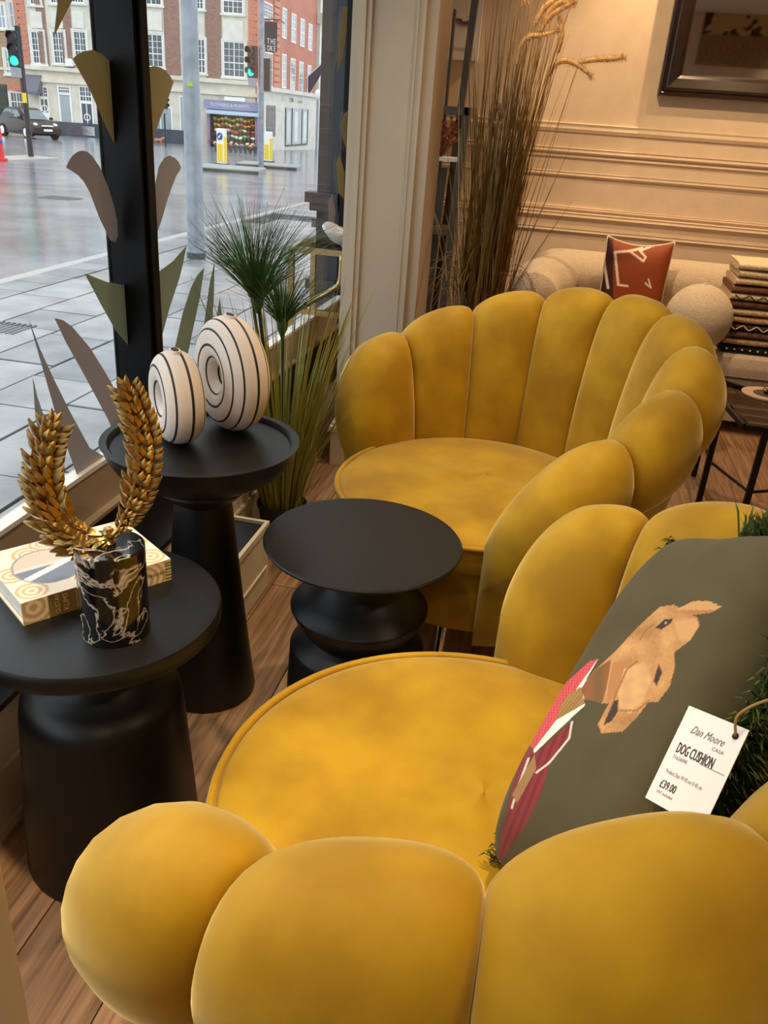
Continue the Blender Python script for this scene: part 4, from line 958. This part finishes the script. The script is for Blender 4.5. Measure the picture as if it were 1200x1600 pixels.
paint_grid('printed_front', lambda a, b: cushion_pos(a, b, 1), dogcol, 300, 260, CPRINT, cu)
OLV = mat('olive_velvet', OL, .8, sheen=.3)
MB().grid([[tuple(cushion_pos(a/24, b/24, -1)) for b in range(25)] for a in range(25)]).build('back_panel', OLV, cu, smooth=180)
# ruffled green fringe round the cushion edge
random.seed(21); fr = MB()
def edge_pts():
    for k in range(60): u = .45+.55*k/59; yield E1*(L1*1.0)+E2*(L2*u), E1*.6+E2*.6, .8        # top edge, near the corner
    for k in range(190): u = k/189; yield E1*(L1*u)+E2*(L2*1.0), E2*1.0, 1.0        # right edge
    for k in range(70): u = k/69; yield E1*(L1*u), -E2*1.0, .35
for p, out, ln in edge_pts():
    for q in range(22):
        L = random.uniform(.03, .075)*ln; d = (out*random.uniform(.5, 1)+NN*random.uniform(-.9, .9)+E1*random.uniform(-.35, .35)+E2*random.uniform(-.35, .35)).normalized()
        s_ = d.cross(Vector((random.random(), random.random(), random.random()))).normalized()*.0016; o_ = p+NN*random.uniform(-.012, .012)
        m_ = o_+d*L*.6+Vector((0, 0, .004)); t_ = o_+d*L-Vector((0, 0, .006))
        fr.add([o_-s_, o_+s_, m_+s_, m_-s_, t_], [(0, 1, 2, 3), (3, 2, 4)])
fo_ = fr.build('fringe', mat('moss_fringe', (62, 78, 24), .8, noise=((92, 104, 40), 30, 3)), cu); fo_['kind'] = 'stuff'; fo_['label'] = 'moss green ruffled fringe'
# price tag
tg_c = [(1078, 1100), (1175, 1143), (1095, 1292), (1008, 1246)]
pc = min((T1+cushion_pos(a/20, b/20, 1) for a in range(21) for b in range(21)), key=lambda P: (proj(P)[0]-1090)**2+(proj(P)[1]-1190)**2)+NN*.03
nt_ = (NN+Vector((0, -.3, .1))).normalized()
q = [hit(x, y, pc, nt_) for x, y in tg_c]; o0 = q[3]; ex = (q[1]-q[0]+q[2]-q[3]).normalized(); up_ = (q[0]-q[3]+q[1]-q[2]); TW = ((q[1]-q[0]).length+(q[2]-q[3]).length)/2; THh = ((q[0]-q[3]).length+(q[1]-q[2]).length)/2
MT2 = frame_M((0, 0, 0), ex, up_); 
tagt = thing('price_tag', 'white swing tag priced £39.00 tied to the dog cushion', 'price tag', o0)
cb = MB().box2((0, 0, -.0006), (TW, THh, 0)); cb.v = [tuple(MT2 @ Vector(v)) for v in cb.v]; cb.build('card', PAPER, tagt)
def tagtxt(s_, x, y, size, xs_=1., sh=0., m_=INK): text_obj('tag_lettering', s_, THh*size, MT2 @ Matrix.Translation((TW*x, THh*y, .0004)), m_, tagt, xs_, sh)
SOFTINK = mat('soft_ink', (120, 100, 104), .8)
tagtxt('Dan Moore', .2, .76, .115, .72, .35, SOFTINK); tagtxt('CASA', .62, .69, .05, 1.1, 0, SOFTINK)
tagtxt('DOG CUSHION', .12, .53, .15, .42); tagtxt('DOG CUSHION', .126, .531, .15, .42); tagtxt('71626090', .12, .465, .055, .8, 0, SOFTINK)
tagtxt('Product Size: W 45 cm H 45 cm', .12, .31, .06, .56, 0, SOFTINK); tagtxt('£39.00', .12, .16, .115, .62); tagtxt('£39.00', .124, .161, .115, .62); tagtxt('VAT included', .12, .1, .045, .8, 0, SOFTINK)
hb = MB().box2((TW*.55, THh*.525, .0002), (TW*.95, THh*.53, .0005)); hb.v = [tuple(MT2 @ Vector(v)) for v in hb.v]; hb.build('rule_line', SOFTINK, tagt)
eye = MB().lathe([(0, .0003), (.0035, .0003), (.0035, .0009), (0, .001)], 14, (TW*.86, THh*.90, 0), cap=False); eye.v = [tuple(MT2 @ Vector(v)) for v in eye.v]; eye.build('eyelet_hole', mat('hole_dark', (30, 26, 22), .8), tagt)
hole = MT2 @ Vector((TW*.86, THh*.90, .001))
st = [hole, hole+(hit(1172, 1118, pc, nt_)-hit(1155, 1143, pc, nt_))+NN*.01, hole+(hit(1215, 1085, pc, nt_)-hit(1155, 1143, pc, nt_))+NN*.0, hole+(hit(1250, 1060, pc, nt_)-hit(1155, 1143, pc, nt_))-NN*.03]
MB().tube(crom(st, 16), .0016, 6).build('string', mat('jute_string', (150, 122, 74), .8), tagt, smooth=180)
# ================================================================ PLANTS
def blade(mb, base, tip, w_, bend=Vector((0, 0, 0)), n=5, flat=None):
    base = Vector(base); tip = Vector(tip); d = (tip-base); s_ = d.cross(flat or Vector((random.uniform(-1, 1), random.uniform(-1, 1), .1))).normalized()
    L = []; R2 = []
    for i in range(n+1):
        u = i/n; p = base.lerp(tip, u)+bend*(u*u)+Vector((0, 0, .06*d.length))*math.sin(u*math.pi)*.4; ww = w_*(1-u)**.7*(.6+.4*min(1, u*6))+.0004
        L.append(p-s_*ww); R2.append(p+s_*ww)
    mb.grid([L, R2])
POT = mat('black_nursery_pot', (24, 22, 20), .6); SOIL = mat('dark_soil', (44, 32, 22), .9)
def potted(name, label, c, r, h):
    t_ = thing(name, label, 'plant', c); MB().lathe([(0, 0), (r*.78, 0), (r, h), (r*1.05, h), (r*1.05, h-.012), (r*.95, h-.012), (r*.92, h-.02)], 32, cap=False).build('pot', POT, t_, smooth=40)
    MB().lathe([(0, h-.02), (r*.93, h-.02)], 24, cap=False).build('soil', SOIL, t_); return t_
random.seed(31)
pb = onz(440, 838, 0); pap = potted('papyrus_plant', 'green papyrus plant with feathery tufts beside the window and pillar', pb, .085, .14)
OLIVE = mat('olive_blade', (124, 122, 38), .5, noise=((160, 150, 62), 8, 2)); GREENB = mat('green_tuft', (40, 82, 36), .5, noise=((80, 116, 56), 12, 2)); STEM = mat('dark_green_stem', (50, 66, 30), .6)
bl_ = MB()
for k in range(230):
    a = random.uniform(0, 2*math.pi); r = .07*math.sqrt(random.random()); sp = random.uniform(.03, .2); hh = random.uniform(.4, .82); 
    blade(bl_, (r*math.cos(a), r*math.sin(a), .125), (r*math.cos(a)+sp*math.cos(a), r*math.sin(a)+sp*math.sin(a)*.9, .12+hh), random.uniform(.003, .0058), Vector((.06*math.cos(a), .06*math.sin(a), -.04*sp)))
for x, y in ((372, 700), (388, 640), (395, 720), (520, 560), (525, 610), (505, 520), (390, 740), (540, 640)):
    tp = hit(x, y, pb, Fh)-pb; blade(bl_, (0, 0, .13), tp, .0035, Vector((0, 0, 0)))
XMIN = -1.095-pb.x
bl_.v = [(max(v[0], XMIN) if v[2] > .34 else max(v[0], -.94-pb.x), v[1], v[2]) for v in bl_.v]
o = bl_.build('grass_blades', OLIVE, pap); o['kind'] = 'stuff'; o['label'] = 'olive green grass blades'
def tuft(px, nn, rad, spread, dep):
    c = hit(*px, pb+Fh*dep, Fh)-pb
    st_ = MB().tube(crom([(.01, dep*.2, .13), (c.x*.5+.005, c.y*.5, c.z*.55), tuple(c)], 12), .0055, 8).build('stem', STEM, pap, smooth=180)
    tm = MB()
    for k in range(nn):
        a = random.uniform(0, 2*math.pi); el = random.uniform(.15, 1.0)*math.pi/2; el = math.pi/2-spread*random.random()**.6
        d = Vector((math.cos(a)*math.cos(el), math.sin(a)*math.cos(el), math.sin(el))); L = rad*random.uniform(.6, 1.05)
        blade(tm, c, c+d*L, random.uniform(.0007, .0013), Vector((d.x*.06, d.y*.06, -.03)), 4)
    tm.lathe([(0, -.03), (.006, -.03), (.018, .0), (.02, .03), (0, .035)], 10, tuple(c), cap=False)
    tm.v = [(max(v[0], XMIN), v[1], v[2]) for v in tm.v]
    o = tm.build('tuft', GREENB, pap); o['kind'] = 'stuff'; o['label'] = 'feathery green tuft of fine leaves'
tuft((403, 475), 300, .36, .8, 0); tuft((441, 512), 260, .24, .72, -.05); tuft((392, 450), 150, .34, .9, .05)
for px in ((398, 470),):
    pass
# tall foxtail grass
gb = ony(748, 495, 4.15); gb.z = 0
fox = potted('foxtail_grass', 'tall brown-green foxtail grass against the panelled back wall', gb, .14, .2)
FB = [mat('brown_green_blade', (158, 130, 56), .5, noise=((110, 92, 38), 9, 2)), mat('purple_brown_blade', (124, 82, 44), .5, noise=((190, 146, 78), 9, 2))]
bm_ = [MB(), MB()]
for k in range(460):
    ty = random.choice((random.uniform(-60, 200), random.uniform(0, 330), random.uniform(100, 420))); 
    cx = 800-.25*(ty-100) if ty < 200 else 770-.12*(ty-200); tx = random.gauss(cx+4, 40)
    dpt = random.uniform(-.14, .14); tp = hit(tx, ty, gb+Vector((0, dpt, 0)), Vector((0, 1, 0)))-gb
    a = random.uniform(0, 6.28); r = .12*math.sqrt(random.random())
    blade(bm_[k % 2], (r*math.cos(a), r*math.sin(a), .18), tp, random.uniform(.003, .0062), Vector((random.uniform(-.03, .05), 0, 0)), 6)
for k in range(46):   # arching low blades
    a = random.uniform(2.2, 7.2); L = random.uniform(.25, .42); b0 = Vector((.03*math.cos(a), .03*math.sin(a), .3+random.uniform(0, .3)))
    dr = Vector((math.cos(a), math.sin(a)*.35-.1, 0)); pts = [b0, b0+dr*L*.3+Vector((0, 0, .25)), b0+dr*L*.7+Vector((0, 0, .26)), b0+dr*L+Vector((0, 0, .12))]
    bm_[k % 2].tube(crom(pts, 9), [.0016]*8+[.0004], 4)
for i, (mb_, m_) in enumerate(zip(bm_, FB)):
    o = mb_.build('grass_blades', m_, fox); o['kind'] = 'stuff'
FOXT = mat('golden_foxtail', (190, 152, 104), .9, noise=((212, 178, 130), 60, 2))
for pts in ([(808, 100), (815, 70), (828, 57), (845, 55), (872, 48)], [(857, 118), (868, 100), (885, 95), (905, 103), (925, 120)], [(905, 98), (930, 93), (955, 92), (975, 90)], [(838, 35), (850, 12), (868, 0), (890, -10)], [(845, 48), (860, 25), (880, 12), (900, 2)],
            [(872, 82), (876, 60), (877, 45), (875, 28)], [(766, 186), (768, 175), (778, 167), (787, 172), (790, 185)], [(820, 8), (822, -5), (824, -20), (822, -35)], [(848, 42), (858, 18), (876, 3), (895, 8)]):
    P = crom([hit(x, y, gb+Vector((0, -.03, 0)), Vector((0, 1, 0)))-gb for x, y in pts], 14)
    hd = MB().tube(P, [.003+.008*math.sin(math.pi*min(1, (i+1)/14))**.5 for i in range(14)], 8)
    for p_i in range(14):
        for q in range(60):
            d = Vector((random.uniform(-1, 1), random.uniform(-1, 1), random.uniform(-1, 1))).normalized(); s_ = d.orthogonal().normalized()*.0007
            p = P[p_i].lerp(P[min(13, p_i+1)], random.random())+d*.005; hd.add([p-s_, p+s_, p+d*.02], [(0, 1, 2)])
    so = hd.build('seed_head', FOXT, fox); 
    b0 = Vector((.02, 0, .2)); MB().tube(crom([b0, b0.lerp(P[0], .5)+Vector((-.01, 0, .02)), P[0]], 10), .0016, 5).build('stalk', FB[0], fox)

# ================================================================ BRASS CONSOLE AND BOWL
CY = 3.66; z1 = ony(500, 393, CY).z; z2 = ony(505, 487, CY).z; xa = ony(456, 390, CY).x; xb = xa+.46; XA = max(xa, -1.06)
con = thing('console_table', 'brass framed glass console standing behind the panelled pillar', 'table', (xa, CY, 0)); cl = (xa, CY, 0); CD = .34
def bar(a, b, s_=.024): return MB().box2([min(a[i], b[i])-s_/2 for i in range(3)], [max(a[i], b[i])+s_/2 for i in range(3)])
for y_ in (CY, CY+CD): bar((xa, y_, z1), (xb, y_, z1)).build('top_rail', BRASS, con, loc=cl)
for x_ in (xa, xb): bar((x_, CY+.02, z1), (x_, CY+CD-.02, z1)).build('side_rail', BRASS, con, loc=cl)
MB().box2((xa+.01, CY+.01, z1+.006), (xb-.01, CY+CD-.01, z1+.014)).build('glass_top', TGLASS, con, loc=cl)
for x_ in (xa, xb):
    for y_ in (CY, CY+CD): bar((x_, y_, .012), (x_, y_, z1-.012)).build('leg', BRASS, con, loc=cl)
xs0 = ony(478, 487, CY).x; bar((xs0, CY-.03, z2), (xb, CY-.03, z2)).build('shelf_rail', BRASS, con, loc=cl); MB().box2((xs0, CY-.02, z2-.01), (xb-.01, CY+CD-.01, z2-.002)).build('glass_shelf', GLASS, con, loc=cl)
pc_ = crom([ony(x, y, CY-.02) for x, y in ((534, 400), (533, 425), (529, 445), (510, 458), (485, 472), (455, 495))], 20); MB().tube(pc_, .012, 8).build('curved_brace', BRASS, con, smooth=180, loc=cl)
bp = ony(540, 396, CY+.12); bo = thing('shell_bowl', 'white leaf-shaped bowl on the brass console', 'bowl', (bp.x, CY+.13, z1+.014))
rows = []
for i in range(7):
    u = i/6; rr = .02+.095*u**.8; zz = .004+.075*u**1.6
    rows.append([(rr*(1+.12*u*math.sin(5*a))*math.cos(a), rr*(1+.12*u*math.sin(5*a))*math.sin(a), zz+.012*u*math.sin(5*a+1)) for a in [2*math.pi*k/40 for k in range(40)]])
ob = MB().grid(rows, closed=True).build('bowl_body', mat('white_ceramic', (236, 230, 224), .3), bo, smooth=180); ob.modifiers.new('thick', 'SOLIDIFY').thickness = .004
MB().lathe([(0, 0), (.024, 0), (.022, .006), (0, .008)], 24, cap=False).build('foot', mat('white_ceramic', (236, 230, 224), .3), bo)

# ================================================================ BRONZE ETAGERE, PICTURE, FLOWERS
BRZ = mat('dark_bronze', (84, 72, 56), .5, .1)
EY = 4.5; et = thing('etagere', 'bronze metal etagere with slanting posts seen between pillar and foxtail grass', 'shelf', (-.55, EY, 0)); el = (-.55, EY, 0)
def slab_bar(p, q, w_, d_):
    p, q = Vector(p), Vector(q); s_ = Vector((w_/2, 0, 0)); y_ = Vector((0, d_/2, 0))
    return MB().add([p-s_-y_, p+s_-y_, p+s_+y_, p-s_+y_, q-s_-y_, q+s_-y_, q+s_+y_, q-s_+y_], [(0, 1, 2, 3), (4, 5, 6, 7), (0, 1, 5, 4), (1, 2, 6, 5), (2, 3, 7, 6), (3, 0, 4, 7)])
def post_px(t_, b_, Y, w_):
    a = ony(*t_, Y); b = ony(*b_, Y); d = (b-a); b = a+d*((0-a.z)/d.z); return slab_bar(a, b, w_, .04)
post_px((731, 168), (692, 480), EY, .034).build('post', BRZ, et, loc=el)
post_px((694, 262), (680, 380), EY+.22, .03).build('post', BRZ, et, loc=el)
post_px((748, -40), (721, 165), EY+.3, .034).build('post', BRZ, et, loc=el)
post_px((711, 15), (697, 165), EY+.3, .012).build('post', BRZ, et, loc=el)
a = ony(655, 172, EY); b = ony(735, 172, EY); zt = ony(700, 172, EY).z
MB().box2((a.x, EY-.02, zt-.018), (b.x, EY+.3, zt+.018)).build('shelf_panel', BRZ, et, loc=el)
zt2 = ony(680, 362, EY).z; MB().box2((a.x-.05, EY-.02, zt2-.012), (b.x-.05, EY+.26, zt2+.012)).build('shelf_panel', BRZ, et, loc=el)
zt3 = ony(690, 248, EY).z; MB().box2((a.x-.05, EY+.04, zt3-.012), (b.x-.035, EY+.26, zt3+.004)).build('shelf_panel', WHITE, et, loc=el)
fw = thing('dried_flowers', 'rust coloured dried flower spray on the etagere', 'flowers', (ony(690, 240, EY+.12).x, EY+.12, zt3+.004)); random.seed(8)
dm = MB(); ds = MB()
for k in range(60):
    d = Vector((random.uniform(-.6, .6), random.uniform(-.5, .5), random.uniform(.5, 1.2))); L = random.uniform(.08, .17)*1.1; p = d*L; ds.tube([(0, 0, .0), tuple(p)], .001, 4); dm.sphere(tuple(p), .008, 6, 4)
    dm.sphere(tuple(p*.8+Vector((random.uniform(-.02, .02), 0, .01))), .006, 6, 4)
o = ds.build('stalks', mat('rust_stalk', (120, 66, 42), .8), fw); o['kind'] = 'stuff'; o = dm.build('seed_sprays', mat('rust_petals', (184, 98, 66), .8), fw); o['kind'] = 'stuff'
# framed print on the back wall
xa2, xb2 = ony(640, 40, YB-.01).x, ony(752, 40, YB-.01).x; zb2 = ony(735, 95, YB-.01).z
pic = thing('framed_print', 'white framed print with grey plant sprigs above the etagere', 'picture', ((xa2+xb2)/2, YB-.004, zb2)); pcl = tuple(pic.location)
MB().box2((xa2, YB-.03, zb2), (xb2, YB-.005, zb2+.75)).build('frame', WHITE, pic, loc=pcl); MB().box2((xa2+.03, YB-.034, zb2+.06), (xb2-.03, YB-.03, zb2+.72)).build('sheet', PAPER, pic, loc=pcl)
sp = MB()
for k in range(16):
    u = k/15; c = ony(722, 30+.3*k, YB-.036); an = R_(200+150*u); sp.tube([tuple(c), tuple(c+Vector((math.cos(an)*.06, 0, math.sin(an)*.05+.02)))], .002, 4)
sp.build('sprig_print', mat('grey_print', (120, 112, 106), .8), pic, loc=pcl)

# ================================================================ SOFA GROUP
BOU = mat('cream_boucle', (226, 208, 182), .95, noise=((206, 186, 158), 160, 3), bump=(190, .9), sheen=.3)
SY = 5.02; zs = ony(990, 397, SY).z; rb = .14
sx0 = ony(798, 430, 4.6).x; sx1 = 2.75
sf = thing('sofa', 'cream boucle sofa with a rolled back along the panelled wall', 'sofa', (1.5, 4.85, 0)); sl = (1.5, 4.85, 0)
xc = ony(880, 395, SY).x
bpath = crom([(sx0+.13, 4.47, zs-.2), (sx0+.14, 4.65, zs-.165), (sx0+.22, 4.85, zs-.15), (xc-.02, SY-.03, zs-.14), (xc+.25, SY, zs-.14), (2.0, SY, zs-.14), (sx1, SY, zs-.14)], 60)
MB().tube(bpath, [.135]*60, 20).build('rolled_back', BOU, sf, smooth=180, loc=sl)
MB().box2((sx0+.08, 4.45, .30), (sx1, 5.05, .42)).build('seat_cushion', BOU, sf, smooth=50, loc=sl, bevel=.05)
MB().box2((sx0+.1, 4.48, .06), (sx1-.02, 5.09, .30)).build('base', BOU, sf, smooth=50, loc=sl, bevel=.04)
MB().box2((sx0+.14, 4.99, .38), (sx1-.02, 5.12, zs-.18)).build('back_panel', BOU, sf, smooth=50, loc=sl, bevel=.03)
for x_ in (sx0+.25, sx1-.2):
    for y_ in (4.6, 5.0): MB().lathe([(0, 0), (.025, 0), (.03, .065), (0, .065)], 16, (x_, y_, 0), cap=False).build('foot', BLACK, sf, loc=sl)
# round cushion
rb_ = .165; bc = onz(1091, 496, .42+rb_); ball = thing('ball_cushion', 'round cream boucle ball cushion between the far armchair and folded throws', 'cushion', (bc.x, bc.y, .42)); MB().sphere((0, 0, rb_), rb_, 40, 24).build('ball', BOU, ball, smooth=180); MB().lathe([(0, 2*rb_-.002), (.012, 2*rb_-.001), (.01, 2*rb_+.004), (0, 2*rb_+.005)], 16, cap=False).build('button', BOU, ball)
# rust cushion
RC0 = ony(932, 470, 4.8); RC1 = ony(1034, 476, 4.8); rw = (RC1-RC0).length; rc = thing('rust_cushion', 'rust velvet cushion with white piped outline leaning on the sofa back', 'cushion', (RC0.x+rw/2, 4.74, .42))
rtop = ony(975, 382, 4.8).z-.42
def rpos(a, b, s_):
    ea = 1-(2*a-1)**4; eb = 1-(2*b-1)**4; h = .07*max(0, ea*eb)**.5
    ear = .035*((2*a-1)**2)*(1 if b > .5 else .3)*(2*b-1)
    x = (a-.5)*rw*(1-.06*(1-(2*b-1)**2)) ; z = b*rtop+ear
    return Vector((x, -s_*h+.06*b, z+.0))
def rcol(a, b, p):
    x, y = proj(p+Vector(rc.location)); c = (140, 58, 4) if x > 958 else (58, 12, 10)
    if near_line(x, y, [(941, 383), (944, 410), (950, 450)], 2.2) or near_line(x, y, [(1003, 388), (985, 392), (961, 394), (966, 445), (980, 447)], 2.0) or near_line(x, y, [(985, 393), (1005, 408), (1009, 402), (1000, 392), (1022, 383)], 1.8) or near_line(x, y, [(1008, 442), (1017, 450), (1013, 436)], 1.2): c = (226, 208, 194)
    return c
paint_grid('printed_front', lambda a, b: rpos(a, b, 1), rcol, 120, 120, colour_attr_mat('printed_rust_velvet', .7), rc)
MB().grid([[tuple(rpos(a/20, b/20, -1)) for b in range(21)] for a in range(21)]).build('back_panel', mat('rust_velvet', (150, 50, 18), .7, sheen=.3), rc, smooth=180)
ed = [rpos(k/30, 1, 0) for k in range(31)]+[rpos(1, 1-k/30, 0) for k in range(31)]; ed = [rpos(0, k/30, 0) for k in range(31)]+ed; MB().tube(ed, .005, 6).build('piping', mat('cream_piping', (226, 206, 186), .7), rc, smooth=180)
# folded throws
tz0, tz1 = .425, ony(1140, 408, 4.5).z; TC = [('black knotted', (24, 22, 26)), ('oatmeal', (196, 166, 128)), ('brown-grey', (128, 98, 78)), ('dark feather-patterned', (74, 60, 48)), ('warm sand', (206, 168, 122)), ('pale sand', (222, 192, 150)), ('walnut brown', (118, 82, 62)), ('ivory net-patterned', (224, 204, 172)), ('chestnut', (136, 92, 66)), ('cream', (228, 202, 160)), ('light cream', (232, 210, 172)), ('ivory top', (236, 216, 180))]
nT = len(TC); dz = (tz1-tz0)/nT; tx0 = ony(1141, 480, 4.5).x; random.seed(17)
for i, (nm, c) in enumerate(TC):
    off = random.uniform(-.012, .012); w_ = .6; dp = .32; m_ = mat('throw_%d' % i, c, .95, noise=(tuple(max(0, v-34) for v in c), 90, 4), bump=(160, .6))
    pos = ('lowest of the folded throws' if i == 0 else 'top of the folded throws' if i == nT-1 else 'throw number %d from the bottom of the folded pile' % (i+1))
    t_ = thing('folded_throw', '%s woollen throw, %s' % (nm, pos), 'blanket', (tx0+w_/2+off, 4.5+dp/2, tz0+dz*i), 0, 'folded throws on the sofa')
    rows = []
    for a in range(13):
        x = -w_/2+w_*a/12; wob = .003*math.sin(a*1.3+i*2); row = []
        for k in range(20):
            an = 2*math.pi*k/20; y_ = dp/2*math.copysign(abs(math.cos(an))**.25, math.cos(an)); z_ = dz*.5+dz*.46*math.copysign(abs(math.sin(an))**.6, math.sin(an)); row.append((x, y_, z_+wob*(1 if 0 < i < nT else 0)*.4))
        rows.append(row)
    b_ = MB().grid(rows, closed=True); n_ = 20; b_.f += [tuple(range(n_)), tuple(range(12*n_, 13*n_))]; b_.mi += [0, 0]
    b_.build('folded_cloth', m_, t_, smooth=60)
    fm_ = MB()
    if i in (3, 7):     # patterned throws: raised contrasting stitches on the folded edge
        for k in range(16):
            x = -w_/2+.02+k*.034; s_ = 1 if k % 2 else -1; fm_.tube([(x, -dp/2-.001, dz*(.5-.3*s_)), (x+.03, -dp/2-.001, dz*(.5+.3*s_))], .0028, 4)
        fm_.build('stitch_pattern', mat('pale_stitch', (226, 208, 178), .9) if i == 3 else mat('dark_stitch', (64, 48, 38), .9), t_)
    elif i == 0:
        for k in range(14): MB().sphere((-w_/2+.03+k*.038, -dp/2, dz*.5), .005, 6, 4).build('knot', mat('pale_stitch', (226, 208, 178), .9), t_)

# ================================================================ BLACK AND GLASS SIDE TABLE
sz = .46; c0, c1, c2 = onz(1131, 626, sz), onz(1165, 664, sz), onz(1240, 674, sz)
c5 = c0+Vector((.02, .34, 0)); c3 = c2+Vector((.14, .13, 0)); c4 = c3+Vector((.0, .2, 0)); top_p = [c0, c1, c2, c3, c4, c5]
gt = thing('glass_side_table', 'black framed glass side table at right edge behind the near armchair', 'table', ((c0+c4)/2).to_tuple()[:2]+(0,)); gl = tuple(gt.location)
t_ = MB()
for a, b in zip(top_p, top_p[1:]+top_p[:1]):
    d = (b-a).normalized(); s_ = Vector((-d.y, d.x, 0))*.012; t_.add([a-s_+Vector((0, 0, -.015)), a+s_+Vector((0, 0, -.015)), b+s_+Vector((0, 0, -.015)), b-s_+Vector((0, 0, -.015)), a-s_+Vector((0, 0, .004)), a+s_+Vector((0, 0, .004)), b+s_+Vector((0, 0, .004)), b-s_+Vector((0, 0, .004))], [(0, 1, 2, 3), (4, 5, 6, 7), (0, 1, 5, 4), (1, 2, 6, 5), (2, 3, 7, 6), (3, 0, 4, 7)])
t_.build('top_frame', BLACK, gt, loc=gl)
MB().prism([p+Vector((0, 0, -.002)) for p in top_p], (0, 0, .006)).build('glass_top', TGLASS, gt, loc=gl)
for p in (c0, c1+(c2-c1)*.45, c3, c5): MB().box2((p.x-.011, p.y-.011, 0), (p.x+.011, p.y+.011, sz-.014)).build('leg', BLACK, gt, loc=gl)
for a, b in ((c0, c1+(c2-c1)*.45), (c1+(c2-c1)*.45, c3), (c5, c0)):
    MB().tube([(a.x, a.y, .2), (b.x, b.y, .2)], .006, 8).build('stretcher', BLACK, gt, loc=gl)
pp = onz(1198, 618, sz+.006); pt = thing('trinket_dish', 'round pale dish with a gold knob on the glass side table', 'dish', (pp.x, pp.y, sz+.005))
MB().lathe([(0, 0), (.09, 0), (.1, .004), (.1, .009), (.06, .008), (0, .008)], 48, cap=False).build('dish', mat('blush_dish', (218, 184, 156), .4), pt, smooth=40); MB().lathe([(0, .008), (.055, .008), (.055, .0095), (0, .0095)], 32, cap=False).build('dark_inlay', mat('slate_inlay', (70, 66, 64), .5), pt); MB().sphere((0, 0, .024), .018, 16, 10, sc=(1.2, 1, .8)).build('gold_knob', GOLD, pt, smooth=180)

# ================================================================ MIRROR AND THE TAPESTRY IT REFLECTS
MYP = YB-.09; mc0 = ony(1028, 148, MYP); mw, mhh, fwid = 1.15, 1.15, .115
mi_ = thing('wall_mirror', 'large mirror in a dark stepped frame above the sofa', 'mirror', (mc0.x+mw/2, YB-.03, mc0.z)); ml_ = tuple(mi_.location); FRM = mat('dark_stained_frame', (34, 24, 20), .28, noise=((46, 32, 26), 20, 3))
x0, z0 = mc0.x, mc0.z; x1, z1_ = x0+mw, z0+mhh
prof = [(0, .0), (0, .085), (.012, .092), (.02, .084), (.028, .092), (.04, .097), (.085, .085), (.1, .07), (fwid, .066), (fwid, 0)]
def side(a, b, ina, inb, nm):
    rows = []
    for (q, h) in prof: rows.append([a+ina*q+Vector((0, -h, 0)), b+inb*q+Vector((0, -h, 0))])
    MB().grid(rows).build(nm, FRM, mi_, smooth=30, loc=ml_)
yb = YB-.005; A_ = Vector((x0, yb, z0)); B_ = Vector((x1, yb, z0)); C_ = Vector((x1, yb, z1_)); D_ = Vector((x0, yb, z1_)); ux, uz = Vector((1, 0, 0)), Vector((0, 0, 1))
side(A_, B_, ux+uz, -ux+uz, 'frame_rail'); side(B_, C_, -ux+uz, -ux-uz, 'frame_rail'); side(C_, D_, -ux-uz, ux-uz, 'frame_rail'); side(D_, A_, ux-uz, ux+uz, 'frame_rail')
MB().box2((x0+fwid-.01, yb-.068, z0+fwid-.01), (x1-fwid+.01, yb-.06, z1_-fwid+.01)).build('mirror_glass', mat('silvered_glass', (210, 205, 198), .02, 1.), mi_, loc=ml_)
# patterned panel on the wall behind the camera, seen in the mirror
def refl(x, y):
    d = ray(x, y); p = CAM+d*((yb-.068)/d.y); d.y = -d.y; return p+d*((YF+.03-p.y)/d.y)
tc0 = refl(1086, 98); tap = thing('tapestry_panel', 'dark landscape panel reflected in the wall mirror', 'picture', (tc0.x+.9, YF+.002, tc0.z)); W_, H_ = 1.8, 1.75
import mathutils
def tcol(u, v, p):
    n = mathutils.noise.noise(Vector((u*7, v*5, 2))); n2 = mathutils.noise.noise(Vector((u*90, v*90, 5)))
    if v < .2: return (150+60*n2, 118+50*n2, 80+40*n2)
    if n+.4*mathutils.noise.noise(Vector((u*25, v*22, 9))) > .06: return (58, 34, 22)
    return (196, 160, 108) if v < .55 else (72, 60, 36)
sgn = -1 if refl(1180, 98).x < tc0.x else 1
MB().box2((-W_/2*1.0, .0, -.02), (W_/2, .025, H_+.02)).build('panel_frame', BRASS, tap)
paint_grid('printed_panel', lambda u, v: Vector(((u-.5)*W_*.98, .028, v*H_)), tcol, 130, 90, colour_attr_mat('printed_landscape', .6), tap)
tap.location.x = tc0.x+sgn*W_/2

# ================================================================ CREAM STAND AT THE LEFT EDGE
pe = onz(30, 1495, 0); d2 = Vector((pe.x, pe.y, 0)).normalized()*.5
ds_ = thing('display_stand', 'cream painted stand edge cut off at the lower left corner', 'stand', (d2.x-.09, d2.y-.09, 0)); dsl = tuple(ds_.location)
MB().box2((d2.x-.18, d2.y-.18, .0), (d2.x, d2.y, 1.02)).build('column', CREAM, ds_, loc=dsl, bevel=.004); MB().box2((d2.x-.185, d2.y-.185, 1.02), (d2.x+.0, d2.y, 1.05)).build('cap', CREAM, ds_, loc=dsl, bevel=.004)
